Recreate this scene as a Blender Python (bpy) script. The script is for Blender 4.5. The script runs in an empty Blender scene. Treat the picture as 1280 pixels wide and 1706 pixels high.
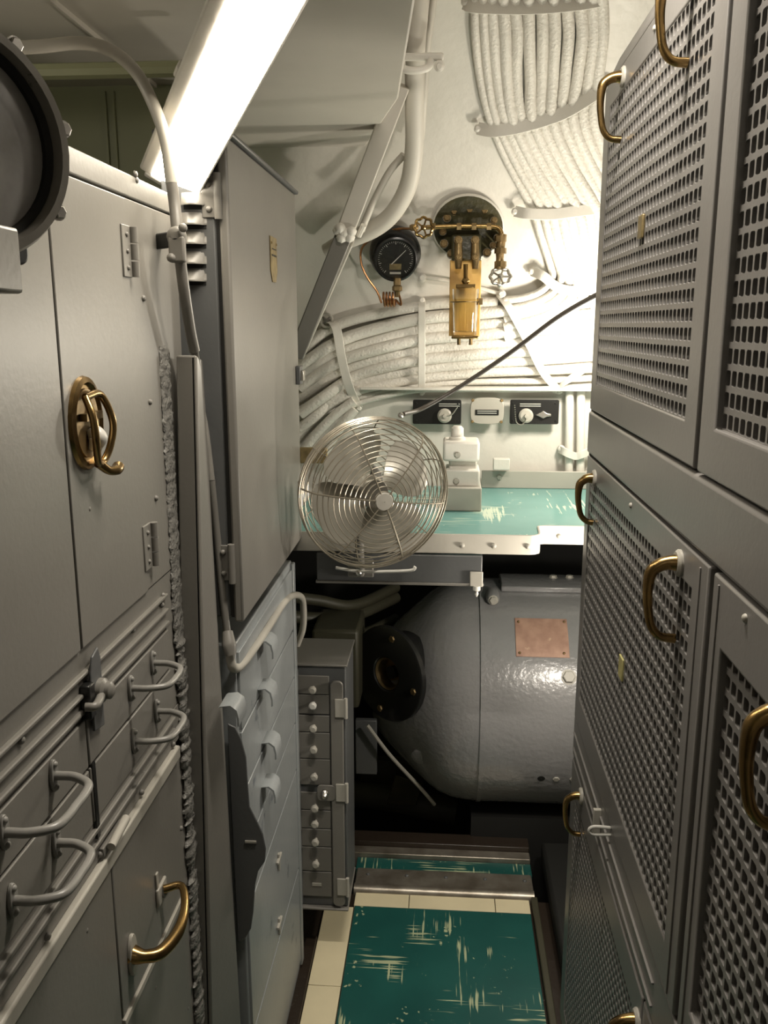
import bpy, bmesh, math, random
from mathutils import Vector as V, Matrix
random.seed(7)
S = bpy.context.scene
C = S.collection
R = math.radians

# ------------------------------------------------------------------ camera
CAM_F, PITCH, YAW, CAM_H = 1440.0, R(12.15), R(4.1), 1.6
cd = bpy.data.cameras.new('camera'); cam = bpy.data.objects.new('camera', cd); C.objects.link(cam)
cam.location = (0, 0, CAM_H); cam.rotation_euler = (R(90) - PITCH, 0, YAW)
cd.sensor_fit = 'VERTICAL'; cd.sensor_height = 36.0; cd.lens = 36.0 * CAM_F / 1706.0
cd.clip_start = 0.02
S.camera = cam
# ------------------------------------------------------------------ world, lights, exposure
w = bpy.data.worlds.new('world'); S.world = w; w.use_nodes = True
w.node_tree.nodes['Background'].inputs[0].default_value = (1.0, 0.93, 0.82, 1)
w.node_tree.nodes['Background'].inputs[1].default_value = 0.02
S.view_settings.view_transform = 'Standard'; S.view_settings.look = 'None'
S.view_settings.gamma = 1.0; S.view_settings.use_curve_mapping = False
S.view_settings.exposure = 0.35
WARM = (1.0, 0.925, 0.81)
def area(name, loc, target, sx, sy, power, col=WARM):
    l = bpy.data.lights.new(name, 'AREA'); l.shape = 'RECTANGLE'; l.size = sx; l.size_y = sy
    l.energy = power; l.color = col
    o = bpy.data.objects.new(name, l); C.objects.link(o); o.location = loc
    o.rotation_euler = (V(target) - V(loc)).to_track_quat('-Z', 'Y').to_euler(); return o
area('ceiling_tube_light', (0.13, 1.12, 2.30), (0.09, 1.12, 0.0), 0.04, 0.34, 12)
area('rear_fill_light', (-0.05, -0.95, 2.38), (0.0, -0.4, 0.0), 0.12, 0.9, 0.9)  # added fill from behind the camera, not a known lamp
lt = bpy.data.lights.new('locker_top_fill', 'POINT'); lt.energy = 1.3; lt.color = WARM; lt.shadow_soft_size = 0.05  # added point light without a fixture, brightens the olive overhead
lto = bpy.data.objects.new('locker_top_fill', lt); C.objects.link(lto); lto.location = (-0.85, 1.0, 1.93)
LAMP = (0.42, 2.29, 1.55)
LAMP2 = (0.43, 1.82, 1.00)
pl = bpy.data.lights.new('bulkhead_lamp_light', 'POINT'); pl.energy = 9; pl.color = (1.0, 0.92, 0.78); pl.shadow_soft_size = 0.04
plo = bpy.data.objects.new('bulkhead_lamp_light', pl); C.objects.link(plo); plo.location = LAMP
pl2 = bpy.data.lights.new('deck_lamp_light', 'POINT'); pl2.energy = 9; pl2.color = (1.0, 0.92, 0.80); pl2.shadow_soft_size = 0.03
plo2 = bpy.data.objects.new('deck_lamp_light', pl2); C.objects.link(plo2); plo2.location = LAMP2
TUBE_EMIT = 18.0

# ------------------------------------------------------------------ measuring
fw = V((-math.sin(YAW) * math.cos(PITCH), math.cos(YAW) * math.cos(PITCH), -math.sin(PITCH)))
rt = V((math.cos(YAW), math.sin(YAW), 0)); up = rt.cross(fw)
EYE = V((0, 0, CAM_H))
def ray(x, y): return fw + rt * ((x - 640) / CAM_F) + up * ((853 - y) / CAM_F)
def at(x, y, v, ax=1):
    d = ray(x, y); return EYE + d * ((v - EYE[ax]) / d[ax])
HULL = [(-0.2, 2.60), (1.0, 2.59), (1.45, 2.57), (1.62, 2.54), (1.80, 2.48), (2.0, 2.39), (2.17, 2.25), (2.30, 2.08), (2.40, 1.85), (2.47, 1.5), (2.5, 1.0)]
def hull_y(z):
    if z <= HULL[0][0]: return HULL[0][1]
    for (z0, y0), (z1, y1) in zip(HULL, HULL[1:]):
        if z <= z1: return y0 + (y1 - y0) * (z - z0) / (z1 - z0)
    return 1.0
def hp(x, y, off=0.0):
    d = ray(x, y); a, b = 0.5, 4.0
    f = lambda t: (EYE + d * t).y - (hull_y((EYE + d * t).z) - off)
    for _ in range(45):
        m = (a + b) / 2
        if f(m) < 0: a = m
        else: b = m
    return EYE + d * a

XL, XR = -0.40, 0.285
class Frame:
    def __init__(s, o, u, v, n): s.o, s.u, s.v, s.n = V(o), V(u), V(v), V(n)
    def __call__(s, u, v, w=0.0): return s.o + s.u * u + s.v * v + s.n * w
    def mat(s, u, v, w=0.0, k=1.0):
        m = Matrix((s.u * k, s.v * k, s.n * k)).transposed().to_4x4(); m.translation = s(u, v, w); return m
FL = Frame((XL, 0, 0), (0, 1, 0), (0, 0, 1), (1, 0, 0))
FR = Frame((XR, 0, 0), (0, 1, 0), (0, 0, 1), (-1, 0, 0))
WORLD = Frame((0, 0, 0), (1, 0, 0), (0, 1, 0), (0, 0, 1))
def front(Y): return Frame((0, Y, 0), (1, 0, 0), (0, 0, 1), (0, -1, 0))
def sideX(X, s=1): return Frame((X, 0, 0), (0, 1, 0), (0, 0, 1), (s, 0, 0))
def frame_at(o, n, upv=(0, 0, 1)):
    n = V(n).normalized(); u = V(upv).cross(n).normalized(); return Frame(o, u, n.cross(u), n)
def lu(px, py, X=XL): p = at(px, py, X, 0); return (p.y, p.z)
def fu(px, py, Y): p = at(px, py, Y, 1); return (p.x, p.z)

# ------------------------------------------------------------------ materials
def srgb(r, g, b):
    f = lambda c: c / 12.92 if c <= 0.04045 else ((c + 0.055) / 1.055) ** 2.4
    return (f(r / 255), f(g / 255), f(b / 255), 1)
def mat(name, col, rough=0.45, metal=0.0, bump=0.0, bscale=60.0, var=0.06, vscale=8.0, spec=0.5, col2=None, bdist=0.002, coat=0.0, blotch=None):
    m = bpy.data.materials.new(name); m.use_nodes = True; nt = m.node_tree; N = nt.nodes; L = nt.links
    p = N['Principled BSDF']; p.inputs['Roughness'].default_value = rough; p.inputs['Metallic'].default_value = metal
    p.inputs['Specular IOR Level'].default_value = spec; p.inputs['Coat Weight'].default_value = coat; p.inputs['Coat Roughness'].default_value = 0.12
    tc = N.new('ShaderNodeTexCoord')
    nz = N.new('ShaderNodeTexNoise'); nz.inputs['Scale'].default_value = vscale; nz.inputs['Detail'].default_value = 5
    L.new(tc.outputs['Object'], nz.inputs['Vector'])
    cr = N.new('ShaderNodeValToRGB'); cr.color_ramp.elements[0].position = 0.3; cr.color_ramp.elements[1].position = 0.7
    c2 = col2 or tuple(min(1, c * (1 + var)) for c in col[:3]) + (1,)
    c1 = col if col2 else tuple(c * (1 - var) for c in col[:3]) + (1,)
    cr.color_ramp.elements[0].color = c1; cr.color_ramp.elements[1].color = c2
    L.new(nz.outputs['Fac'], cr.inputs[0]); out = cr.outputs[0]
    if blotch:
        bcol, bs, th = blotch
        n3 = N.new('ShaderNodeTexNoise'); n3.inputs['Scale'].default_value = bs; n3.inputs['Detail'].default_value = 8; n3.inputs['Roughness'].default_value = 0.7
        L.new(tc.outputs['Object'], n3.inputs['Vector'])
        r3 = N.new('ShaderNodeValToRGB'); r3.color_ramp.elements[0].position = th; r3.color_ramp.elements[1].position = th + 0.03
        L.new(n3.outputs['Fac'], r3.inputs[0])
        mx = N.new('ShaderNodeMixRGB'); L.new(r3.outputs[0], mx.inputs[0]); L.new(out, mx.inputs[1]); mx.inputs[2].default_value = bcol; out = mx.outputs[0]
    L.new(out, p.inputs['Base Color'])
    if bump:
        n2 = N.new('ShaderNodeTexNoise'); n2.inputs['Scale'].default_value = bscale; n2.inputs['Detail'].default_value = 4
        L.new(tc.outputs['Object'], n2.inputs['Vector'])
        b = N.new('ShaderNodeBump'); b.inputs['Strength'].default_value = bump; b.inputs['Distance'].default_value = bdist
        L.new(n2.outputs['Fac'], b.inputs['Height']); L.new(b.outputs[0], p.inputs['Normal'])
    return m
def scratched(name, base, base2, mark, rough=0.3, sx=1.0, amount=0.62, ang=0.0):
    m = mat(name, base, rough, col2=base2, vscale=5); nt = m.node_tree; N = nt.nodes; L = nt.links; p = N['Principled BSDF']
    src = p.inputs['Base Color'].links[0].from_socket; tc = N['Texture Coordinate']
    cur = src
    for k, (ax, ay) in enumerate(((4, 130), (110, 5), (60, 60))):
        mp = N.new('ShaderNodeMapping'); mp.inputs['Scale'].default_value = (ax, ay, 1); mp.inputs['Location'].default_value = (k * 3.1, k * 1.7, 0); mp.inputs['Rotation'].default_value = (0, 0, ang)
        L.new(tc.outputs['Object'], mp.inputs[0])
        n = N.new('ShaderNodeTexNoise'); n.inputs['Scale'].default_value = 1.0; n.inputs['Detail'].default_value = 4; L.new(mp.outputs[0], n.inputs[0])
        n2 = N.new('ShaderNodeTexNoise'); n2.inputs['Scale'].default_value = 6.0 + k; n2.inputs['Detail'].default_value = 2; n2.noise_dimensions = '4D'; n2.inputs['W'].default_value = k * 4.4; L.new(tc.outputs['Object'], n2.inputs[0])
        mul = N.new('ShaderNodeMath'); mul.operation = 'MULTIPLY'; L.new(n.outputs[0], mul.inputs[0]); L.new(n2.outputs[0], mul.inputs[1])
        r = N.new('ShaderNodeValToRGB'); t = amount * amount + (0.03 if k == 2 else 0); r.color_ramp.elements[0].position = t; r.color_ramp.elements[1].position = t + 0.035
        L.new(mul.outputs[0], r.inputs[0])
        mx = N.new('ShaderNodeMixRGB'); L.new(r.outputs[0], mx.inputs[0]); L.new(cur, mx.inputs[1]); mx.inputs[2].default_value = mark; cur = mx.outputs[0]
    L.new(cur, p.inputs['Base Color']); return m
def emit(name, col, s):
    m = bpy.data.materials.new(name); m.use_nodes = True; p = m.node_tree.nodes['Principled BSDF']
    p.inputs['Base Color'].default_value = col; p.inputs['Emission Color'].default_value = col; p.inputs['Emission Strength'].default_value = s; return m
def glass(name, col, rough=0.02, ior=1.45):
    m = bpy.data.materials.new(name); m.use_nodes = True; p = m.node_tree.nodes['Principled BSDF']
    p.inputs['Base Color'].default_value = col; p.inputs['Transmission Weight'].default_value = 1; p.inputs['Roughness'].default_value = rough; p.inputs['IOR'].default_value = ior; return m
GREY = mat('grey_enamel', srgb(121, 118, 112), 0.36, bump=0.25, bscale=140, var=0.05, bdist=0.0008)
GREYR = mat('rack_grey_enamel', srgb(124, 121, 118), 0.36, bump=0.25, bscale=130, var=0.04, bdist=0.0008)
GREYD = mat('dark_grey_enamel', srgb(88, 89, 89), 0.4, bump=0.3, bscale=90, bdist=0.0012)
GREYL = mat('pale_grey_enamel', srgb(172, 168, 158), 0.4, bump=0.2, bscale=100, bdist=0.001)
GREYH = mat('handle_grey_enamel', srgb(134, 132, 127), 0.33, bump=0.2, bscale=120, bdist=0.0008)
BLUEG = mat('bluish_grey_paint', srgb(142, 146, 147), 0.3, bump=0.3, bscale=60, bdist=0.0015, blotch=(srgb(100, 106, 112), 9, 0.62))
MOTOR = mat('motor_grey_gloss', srgb(138, 137, 137), 0.24, bump=0.6, bscale=60, bdist=0.0035, var=0.05, coat=0.3)
WELD = mat('painted_weld', srgb(122, 120, 115), 0.38, bump=1.0, bscale=75, bdist=0.008)
WHITE = mat('cream_white_paint', srgb(216, 212, 203), 0.42, bump=0.45, bscale=22, bdist=0.005, var=0.03)
CABLE = mat('painted_cable', srgb(216, 212, 203), 0.5, bump=1.0, bscale=140, bdist=0.0025, var=0.04)
CEIL = mat('ceiling_paint', srgb(196, 191, 181), 0.5, bump=0.25, bscale=18, bdist=0.003, var=0.04)
OLIVE = mat('pale_olive_paint', srgb(142, 144, 112), 0.5, bump=0.2, bscale=20, bdist=0.002, var=0.05)
BRASS = mat('worn_brass', (0.46, 0.30, 0.115, 1), 0.26, 1.0, bump=0.15, bscale=50, col2=(0.22, 0.145, 0.065, 1), vscale=22)
BRONZE = mat('tarnished_bronze', (0.16, 0.115, 0.055, 1), 0.42, 0.85, bump=0.4, bscale=80, col2=(0.36, 0.25, 0.12, 1), vscale=25)
COPPER = mat('copper_tube', (0.55, 0.27, 0.12, 1), 0.3, 1.0, col2=(0.25, 0.14, 0.07, 1), vscale=40)
CPLATE = mat('copper_nameplate', srgb(186, 150, 130), 0.5, 0.15, bump=0.3, bscale=200, bdist=0.0006, col2=srgb(160, 124, 108), vscale=30, blotch=(srgb(195, 165, 140), 25, 0.66))
STEEL = mat('steel', (0.56, 0.54, 0.50, 1), 0.3, 1.0, bump=0.1, bscale=90)
WIRE = mat('fan_guard_wire', srgb(164, 156, 140), 0.3, 0.6)
BLADE = mat('fan_blade_paint', srgb(168, 164, 152), 0.35, 0.3)
BLACK = mat('black_enamel', srgb(30, 30, 29), 0.3, bump=0.2, bscale=90)
DARK = mat('dark_void_shade', srgb(24, 24, 22), 0.7)  # near-black stands in for shade in recesses, openings and under things
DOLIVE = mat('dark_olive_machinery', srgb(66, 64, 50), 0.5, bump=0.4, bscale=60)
GREENY = mat('dark_green_grease', srgb(46, 46, 28), 0.35, bump=0.8, bscale=60, col2=srgb(74, 68, 42), vscale=18)
SILVER = mat('white_knob_paint', srgb(205, 203, 196), 0.3)
RUBBER = mat('rubber_cord', srgb(74, 68, 60), 0.45)
TEAL = scratched('teal_desk_linoleum', srgb(98, 146, 142), srgb(112, 160, 155), srgb(200, 215, 195), 0.25, amount=0.592)
GREENF = scratched('green_floor_linoleum', srgb(28, 76, 72), srgb(36, 90, 84), srgb(178, 186, 150), 0.3, amount=0.585, ang=0.0)
CREAM = mat('cream_floor_tile', srgb(224, 212, 178), 0.4, bump=0.1, bscale=40, blotch=(srgb(120, 104, 78), 16, 0.70), bdist=0.0006)
GRIME = mat('grimy_deck_plate', srgb(48, 40, 33), 0.35, bump=0.6, bscale=50, blotch=(srgb(110, 104, 96), 22, 0.66), bdist=0.002)
SILLM = mat('worn_steel_sill', (0.44, 0.40, 0.34, 1), 0.36, 0.7, bump=0.2, bscale=60, col2=(0.22, 0.19, 0.15, 1), vscale=16)
AMBER = glass('amber_glass', (1.0, 0.93, 0.70, 1), 0.02, 1.33)
CLEAR = glass('clear_glass', (1, 1, 0.97, 1), 0.02, 1.45)
SMOKE = glass('smoky_glass', (0.8, 0.8, 0.8, 1), 0.12, 1.4)
DISC = mat('scope_screen', srgb(200, 198, 194), 0.25, col2=srgb(120, 116, 112), vscale=12, coat=0.6)  # pale cloudy grey puts the glass reflections into the screen colour
BROWN = mat('dark_brown_chassis', srgb(40, 37, 33), 0.7)
BEZEL = mat('worn_bezel', srgb(134, 130, 122), 0.3, 0.2, bump=0.3, bscale=60, blotch=(srgb(60, 56, 50), 14, 0.6))
OIL = mat('amber_backing', srgb(222, 184, 110), 0.35, col2=srgb(176, 130, 62), vscale=12)
TUBE = emit('fluorescent_lens', (1.0, 0.90, 0.74, 1), TUBE_EMIT)
GLOW = emit('lamp_globe', (1.0, 0.88, 0.68, 1), 6.0)
INK = mat('engraved_white', srgb(196, 196, 188), 0.5)
PAPER = mat('yellowed_tag', srgb(176, 168, 112), 0.6)
OLDBRASS = mat('paint_worn_brass_tag', srgb(158, 140, 98), 0.4, 0.4, col2=srgb(110, 96, 66), vscale=60)

# ------------------------------------------------------------------ mesh builder
def smooth_path(pts, n=6):
    P = [V(p) for p in pts]
    if len(P) < 3: return P
    Q = [P[0] * 2 - P[1]] + P + [P[-1] * 2 - P[-2]]; out = []
    for i in range(1, len(Q) - 2):
        a, b, c, d = Q[i - 1:i + 3]
        for k in range(n):
            t = k / n
            out.append(0.5 * ((2 * b) + (c - a) * t + (2 * a - 5 * b + 4 * c - d) * t * t + (3 * b - a - 3 * c + d) * t ** 3))
    out.append(P[-1]); return out
class MB:
    def __init__(s, fr=WORLD): s.v = []; s.f = []; s.fr = fr
    def add(s, vs, fs, fr=None):
        fr = fr or s.fr; b = len(s.v); s.v += [fr(*p) for p in vs]; s.f += [tuple(i + b for i in f) for f in fs]; return s
    def box(s, u0, u1, v0, v1, w0, w1, fr=None):
        vs = [(u, v, w_) for w_ in (w0, w1) for v in (v0, v1) for u in (u0, u1)]
        return s.add(vs, [(0, 1, 3, 2), (4, 6, 7, 5), (0, 4, 5, 1), (2, 3, 7, 6), (0, 2, 6, 4), (1, 5, 7, 3)], fr)
    def prism(s, poly, w0, w1, fr=None):
        n = len(poly); vs = [(p[0], p[1], w0) for p in poly] + [(p[0], p[1], w1) for p in poly]
        fs = [tuple(range(n)), tuple(range(2 * n - 1, n - 1, -1))] + [(i, (i + 1) % n, n + (i + 1) % n, n + i) for i in range(n)]
        return s.add(vs, fs, fr)
    def hexa(s, a, b):     # two quads of world points
        s.v += [V(p) for p in a] + [V(p) for p in b]; o = len(s.v) - 8
        s.f += [tuple(o + i for i in f) for f in ((0, 1, 2, 3), (7, 6, 5, 4), (0, 4, 5, 1), (1, 5, 6, 2), (2, 6, 7, 3), (3, 7, 4, 0))]; return s
    def tube(s, pts, r, n=8, sm=6, closed=False, world=True, cap=True):
        P = [s.fr(*p) for p in pts] if not world else [V(p) for p in pts]
        rr = r if isinstance(r, (list, tuple)) else None
        m0 = len(P)
        if sm > 1 and not closed and m0 > 2: P = smooth_path(P, sm)
        m = len(P); T = []
        for i in range(m):
            a = P[(i - 1) % m] if (closed or i > 0) else P[i]; b = P[(i + 1) % m] if (closed or i < m - 1) else P[i]
            T.append((b - a).normalized())
        ref = V((0, 0, 1)) if abs(T[0].z) < 0.9 else V((1, 0, 0))
        nrm = (ref - T[0] * ref.dot(T[0])).normalized(); base = len(s.v)
        for i in range(m):
            nrm = (nrm - T[i] * nrm.dot(T[i])).normalized(); bn = T[i].cross(nrm)
            if rr: x = i / (m - 1) * (len(rr) - 1); k = min(int(x), len(rr) - 2); ri = rr[k] + (rr[k + 1] - rr[k]) * (x - k)
            else: ri = r
            for j in range(n):
                a = 2 * math.pi * j / n; s.v.append(P[i] + (nrm * math.cos(a) + bn * math.sin(a)) * ri)
        for i in range(m if closed else m - 1):
            for j in range(n):
                i2 = (i + 1) % m
                s.f.append((base + i * n + j, base + i * n + (j + 1) % n, base + i2 * n + (j + 1) % n, base + i2 * n + j))
        if cap and not closed:
            s.f.append(tuple(base + j for j in range(n))); s.f.append(tuple(base + (m - 1) * n + j for j in reversed(range(n))))
        return s
    def lathe(s, prof, fr=None, n=24, cap=True):   # prof: (radius, w) along frame n
        fr = fr or s.fr; base = len(s.v)
        for r_, w_ in prof:
            for j in range(n):
                a = 2 * math.pi * j / n; s.v.append(fr(r_ * math.cos(a), r_ * math.sin(a), w_))
        for i in range(len(prof) - 1):
            for j in range(n): s.f.append((base + i * n + j, base + i * n + (j + 1) % n, base + (i + 1) * n + (j + 1) % n, base + (i + 1) * n + j))
        if cap:
            s.f.append(tuple(base + j for j in range(n))); s.f.append(tuple(base + (len(prof) - 1) * n + j for j in reversed(range(n))))
        return s
    def strap(s, pts, width, th, side, world=True):   # flat band along pts; side = direction of the width
        P = smooth_path([V(p) for p in pts], 6); base = len(s.v); sd = V(side).normalized()
        for i, p in enumerate(P):
            t = (P[min(i + 1, len(P) - 1)] - P[max(i - 1, 0)]).normalized()
            q = (sd - t * sd.dot(t)).normalized() * width / 2; nn = t.cross(q).normalized() * th / 2
            s.v += [p + q + nn, p - q + nn, p - q - nn, p + q - nn]
        for i in range(len(P) - 1):
            for j in range(4): s.f.append((base + i * 4 + j, base + i * 4 + (j + 1) % 4, base + i * 4 + 4 + (j + 1) % 4, base + i * 4 + 4 + j))
        s.f.append((base, base + 1, base + 2, base + 3)); e = len(s.v) - 4; s.f.append((e + 3, e + 2, e + 1, e)); return s
    def build(s, name, m, parent=None, label=None, bevel=0, seg=2, smooth=True, stuff=False, ang=38):
        off = root_loc(parent) if parent else V((0, 0, 0))
        me = bpy.data.meshes.new(name); me.from_pydata([tuple(p - off) for p in s.v], [], s.f)
        bm = bmesh.new(); bm.from_mesh(me); bmesh.ops.recalc_face_normals(bm, faces=bm.faces); bm.to_mesh(me); bm.free()
        me.materials.append(m)
        if smooth: me.shade_smooth(); me.set_sharp_from_angle(angle=R(ang))
        o = bpy.data.objects.new(name, me); C.objects.link(o)
        if parent: o.parent = parent
        if label: o['label'] = label
        if stuff: o['kind'] = 'stuff'
        if bevel:
            b = o.modifiers.new('bevel', 'BEVEL'); b.width = bevel; b.segments = seg; b.limit_method = 'ANGLE'; b.angle_limit = R(40)
        return o
def root_loc(o):
    while o.parent: o = o.parent
    return V(o.location)
def tag(o, label, cat, group=None):
    o['label'] = label; o['category'] = cat
    if group: o['group'] = group
    return o
def thing(name, label, cat, loc, group=None):
    o = bpy.data.objects.new(name, None); C.objects.link(o); o.location = loc; o.empty_display_size = 0.05; return tag(o, label, cat, group)
def struct(o): o['kind'] = 'structure'; return o
def inst(name, me, parent, m4):
    o = bpy.data.objects.new(name, me); C.objects.link(o); o.parent = parent
    m = m4.copy(); m.translation = m.translation - root_loc(parent); o.matrix_local = m; return o
_cache = {}
def shared(key, fn, m):
    k = (key, m.name)
    if k not in _cache:
        o = fn(MB()).build(key, m); _cache[k] = o.data; bpy.data.objects.remove(o)
    return _cache[k]
def dome(b, r=1.0):
    return b.lathe([(r, -0.2 * r), (r, 0.15 * r), (0.85 * r, 0.5 * r), (0.45 * r, 0.75 * r), (0.02 * r, 0.82 * r)], n=10)
def hexbolt(b, r=1.0):
    b.lathe([(r, -0.2), (r, 0.55), (r * 0.86, 0.7)], n=6); return b.lathe([(r * 1.25, -0.25), (r * 1.25, 0.06)], n=14)
def screwhead(b, r=1.0):
    b.lathe([(r, -0.2), (r, 0.4), (0.8 * r, 0.6)], n=10); return b.box(-0.65, 0.65, -0.12, 0.12, 0.6, 0.66)
def rivet(parent, fr, u, v, r=0.004, w=0.0, m=None, name='rivet', fn=dome):
    return inst(name, shared(name, fn, m or GREY), parent, fr.mat(u, v, w, r))
def lathe_seg(b, p0, p1, r, n=10):
    return b.tube([p0, p1], r, n=n, sm=1)
def rrect(u0, u1, v0, v1, r, n=4):
    out = []
    for cx, cy, a0 in ((u1 - r, v1 - r, 0), (u0 + r, v1 - r, 90), (u0 + r, v0 + r, 180), (u1 - r, v0 + r, 270)):
        for k in range(n + 1):
            a = R(a0 + 90 * k / n); out.append((cx + r * math.cos(a), cy + r * math.sin(a)))
    return out
def perforated(b, fr, u0, u1, v0, v1, pu, pv, hw, hh, w0, w1):
    nu = max(1, round((u1 - u0) / pu)); nv = max(1, round((v1 - v0) / pv)); du = (u1 - u0) / nu; dv = (v1 - v0) / nv
    base = len(b.v)
    for j in range(nv + 1):
        for i in range(nu + 1): b.v.append(fr(u0 + i * du, v0 + j * dv, w1))
    c = min(hw, hh) * 0.14
    for j in range(nv):
        for i in range(nu):
            cx = u0 + (i + .5) * du; cy = v0 + (j + .5) * dv; a, h = hw / 2, hh / 2
            oct_ = [(cx - a + c, cy - h), (cx + a - c, cy - h), (cx + a, cy - h + c), (cx + a, cy + h - c), (cx + a - c, cy + h), (cx - a + c, cy + h), (cx - a, cy + h - c), (cx - a, cy - h + c)]
            o = len(b.v)
            b.v += [fr(p[0], p[1], w1) for p in oct_] + [fr(p[0], p[1], w0) for p in oct_]
            c0 = base + j * (nu + 1) + i; c1 = c0 + 1; c3 = c0 + nu + 1; c2 = c3 + 1
            b.f += [(c0, c1, o + 1, o), (c1, o + 2, o + 1), (c1, c2, o + 3, o + 2), (c2, o + 4, o + 3), (c2, c3, o + 5, o + 4), (c3, o + 6, o + 5), (c3, c0, o + 7, o + 6), (c0, o, o + 7)]
            b.f += [(o + k, o + (k + 1) % 8, o + 8 + (k + 1) % 8, o + 8 + k) for k in range(8)]
    return b
ORD = ['first', 'second', 'third', 'fourth', 'fifth', 'sixth', 'seventh', 'eighth', 'ninth', 'tenth', 'eleventh', 'twelfth', 'thirteenth', 'fourteenth']

# ================================================================== SETTING
# deck
SILL_Y = 2.20
fl = struct(MB().box(-1.1, 1.1, -1.6, SILL_Y, -0.06, -0.006).build('floor', GRIME))
MB().box(-0.236, 0.256, -1.5, 2.135, -0.006, 0.004).build('floor_runner', GREENF, fl, 'scuffed dark green linoleum runner', bevel=0.0015)
ty = 2.13; k = 0
while ty > -0.4:
    MB().box(-0.320, -0.2385, ty - 0.298, ty, -0.006, 0.003).build('tile', CREAM, fl, bevel=0.001); ty -= 0.30
for a, b_ in ((-0.2385, -0.085), (-0.083, 0.158), (0.160, 0.256)):
    MB().box(a, b_, 2.138, 2.196, -0.006, 0.003).build('tile', CREAM, fl, bevel=0.001)
MB().box(-0.352, -0.322, -0.4, 2.0, -0.006, 0.010).build('edge_strip', GRIME, fl, bevel=0.003)
MB().box(0.262, 0.280, -0.4, 2.2, -0.006, 0.012).build('edge_strip', DOLIVE, fl, bevel=0.003)
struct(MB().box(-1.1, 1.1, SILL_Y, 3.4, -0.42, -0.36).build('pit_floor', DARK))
# hull side and overhead
b = MB(); prof = []
zs = [h[0] for h in HULL]
P = smooth_path([V((0, y, z)) for z, y in HULL[1:]], 5)
P = [p for p in P]
n = len(P); XS = [-1.1 + 2.2 * i / 6 for i in range(7)]
for p in P:
    for x in XS: b.v.append(V((x, p.y, p.z)))
for p in P:
    for x in XS: b.v.append(V((x, p.y + 0.05, p.z + 0.03)))
for i in range(n - 1):
    for j in range(6):
        a = i * 7 + j; b.f.append((a, a + 1, a + 8, a + 7)); a += n * 7; b.f.append((a, a + 7, a + 8, a + 1))
hull = struct(b.build('wall_far', WHITE, smooth=True, ang=60))
struct(MB().box(-1.1, 1.1, -1.6, 1.03, 2.47, 2.55).build('ceiling', CEIL))
# dropped plate over the lockers, edge slanting back along the brace
pe = [at(692, 0, 2.05, 2), at(664, 165, 2.05, 2), at(606, 251, 2.05, 2)]
poly = [(-1.05, 0.75), (-0.10, 0.75), (pe[0].x, pe[0].y), (pe[1].x, pe[1].y), (pe[2].x, pe[2].y - 0.01), (-1.05, pe[2].y - 0.01)]
struct(MB().prism(poly, 2.05, 2.075).build('ceiling_plate', CEIL, bevel=0.004))
struct(MB().box(-1.1, -1.05, -1.6, 3.4, -0.42, 2.5).build('wall_left', OLIVE))
struct(MB().box(1.05, 1.1, -1.6, 3.4, -0.42, 2.5).build('wall_right', WHITE))
struct(MB().box(-1.1, 1.1, -1.65, -1.6, -0.06, 2.5).build('wall_back', CEIL))
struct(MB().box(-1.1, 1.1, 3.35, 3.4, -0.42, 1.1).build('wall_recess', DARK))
# pale olive partition above the lockers with rib
pw = struct(MB().box(-1.05, -0.47, 1.75, 1.78, 1.0, 2.05).build('wall_partition', OLIVE))
for px in (178, 192):
    p = at(px, 200, 1.75)
    MB().box(p.x - 0.002, p.x + 0.002, 1.744, 1.752, 1.2, 2.04).build('seam_rib', OLIVE, pw)
b = MB(); y0 = at(180, 117, 1.40); b.tube([(-1.0, 1.40, y0.z), (-0.37, 1.40, y0.z)], 0.012, sm=1)
tag(b.build('overhead_pipe', OLIVE), 'thin pale olive pipe running level along the dark overhead beside the light', 'pipe')
p = at(160, 60, 2.047, 2)
struct(MB().box(p.x - 0.002, p.x + 0.002, 0.8, 1.74, 2.042, 2.051).build('trim_1', CEIL))

# ================================================================== RIGHT EQUIPMENT RACK
rk = thing('equipment_rack', 'tall grey equipment rack with perforated ventilation doors and brass handles along the right side', 'cabinet', (XR + 0.2, 1.1, 0.03))
Y0, Y1 = 0.30, 1.735
b = MB(FR)
b.box(Y1 - 0.012, Y1, 0.03, 2.03, -0.45, 0.0)                    # far end plate
b.box(Y0, Y0 + 0.012, 0.03, 2.03, -0.45, 0.0)
b.box(Y0, Y1, 0.03, 0.06, -0.45, -0.004); b.box(Y0, Y1, 2.02, 2.035, -0.45, -0.004)
b.build('carcass', GREYR, rk, bevel=0.003)
MB(FR).box(Y0, Y1, 0.03, 2.03, -0.46, -0.445).build('back_panel', DARK, rk)
b = MB(FR); b.prism([(0, 2.023), (0, 2.036), (0, 2.036)], 0, 0.001)
# sloping head piece above the doors
b = MB(); pr = [(XR + 0.001, 2.026), (XR + 0.001, 2.034), (XR + 0.02, 2.075), (XR + 0.06, 2.13), (XR + 0.14, 2.2), (XR + 0.45, 2.25), (XR + 0.45, 2.036)]
b.v = [V((x, y, z)) for y in (Y0, Y1) for x, z in pr]; m_ = len(pr)
b.f = [tuple(range(m_)), tuple(range(2 * m_ - 1, m_ - 1, -1))] + [(i, (i + 1) % m_, m_ + (i + 1) % m_, m_ + i) for i in range(m_)]
b.build('head_casing', GREYR, rk, bevel=0.002)
MB(FR).box(Y0, Y1, 1.354, 1.437, -0.02, 0.004).build('rail', GREYR, rk, bevel=0.006, seg=3)
MB(FR).box(Y0, Y1, 0.700, 0.788, -0.02, 0.002).build('rail', GREYR, rk, bevel=0.003)
MB(FR).box(0.889, 0.906, 0.06, 1.345, -0.02, -0.003).build('mullion', GREYR, rk, bevel=0.002)
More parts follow.
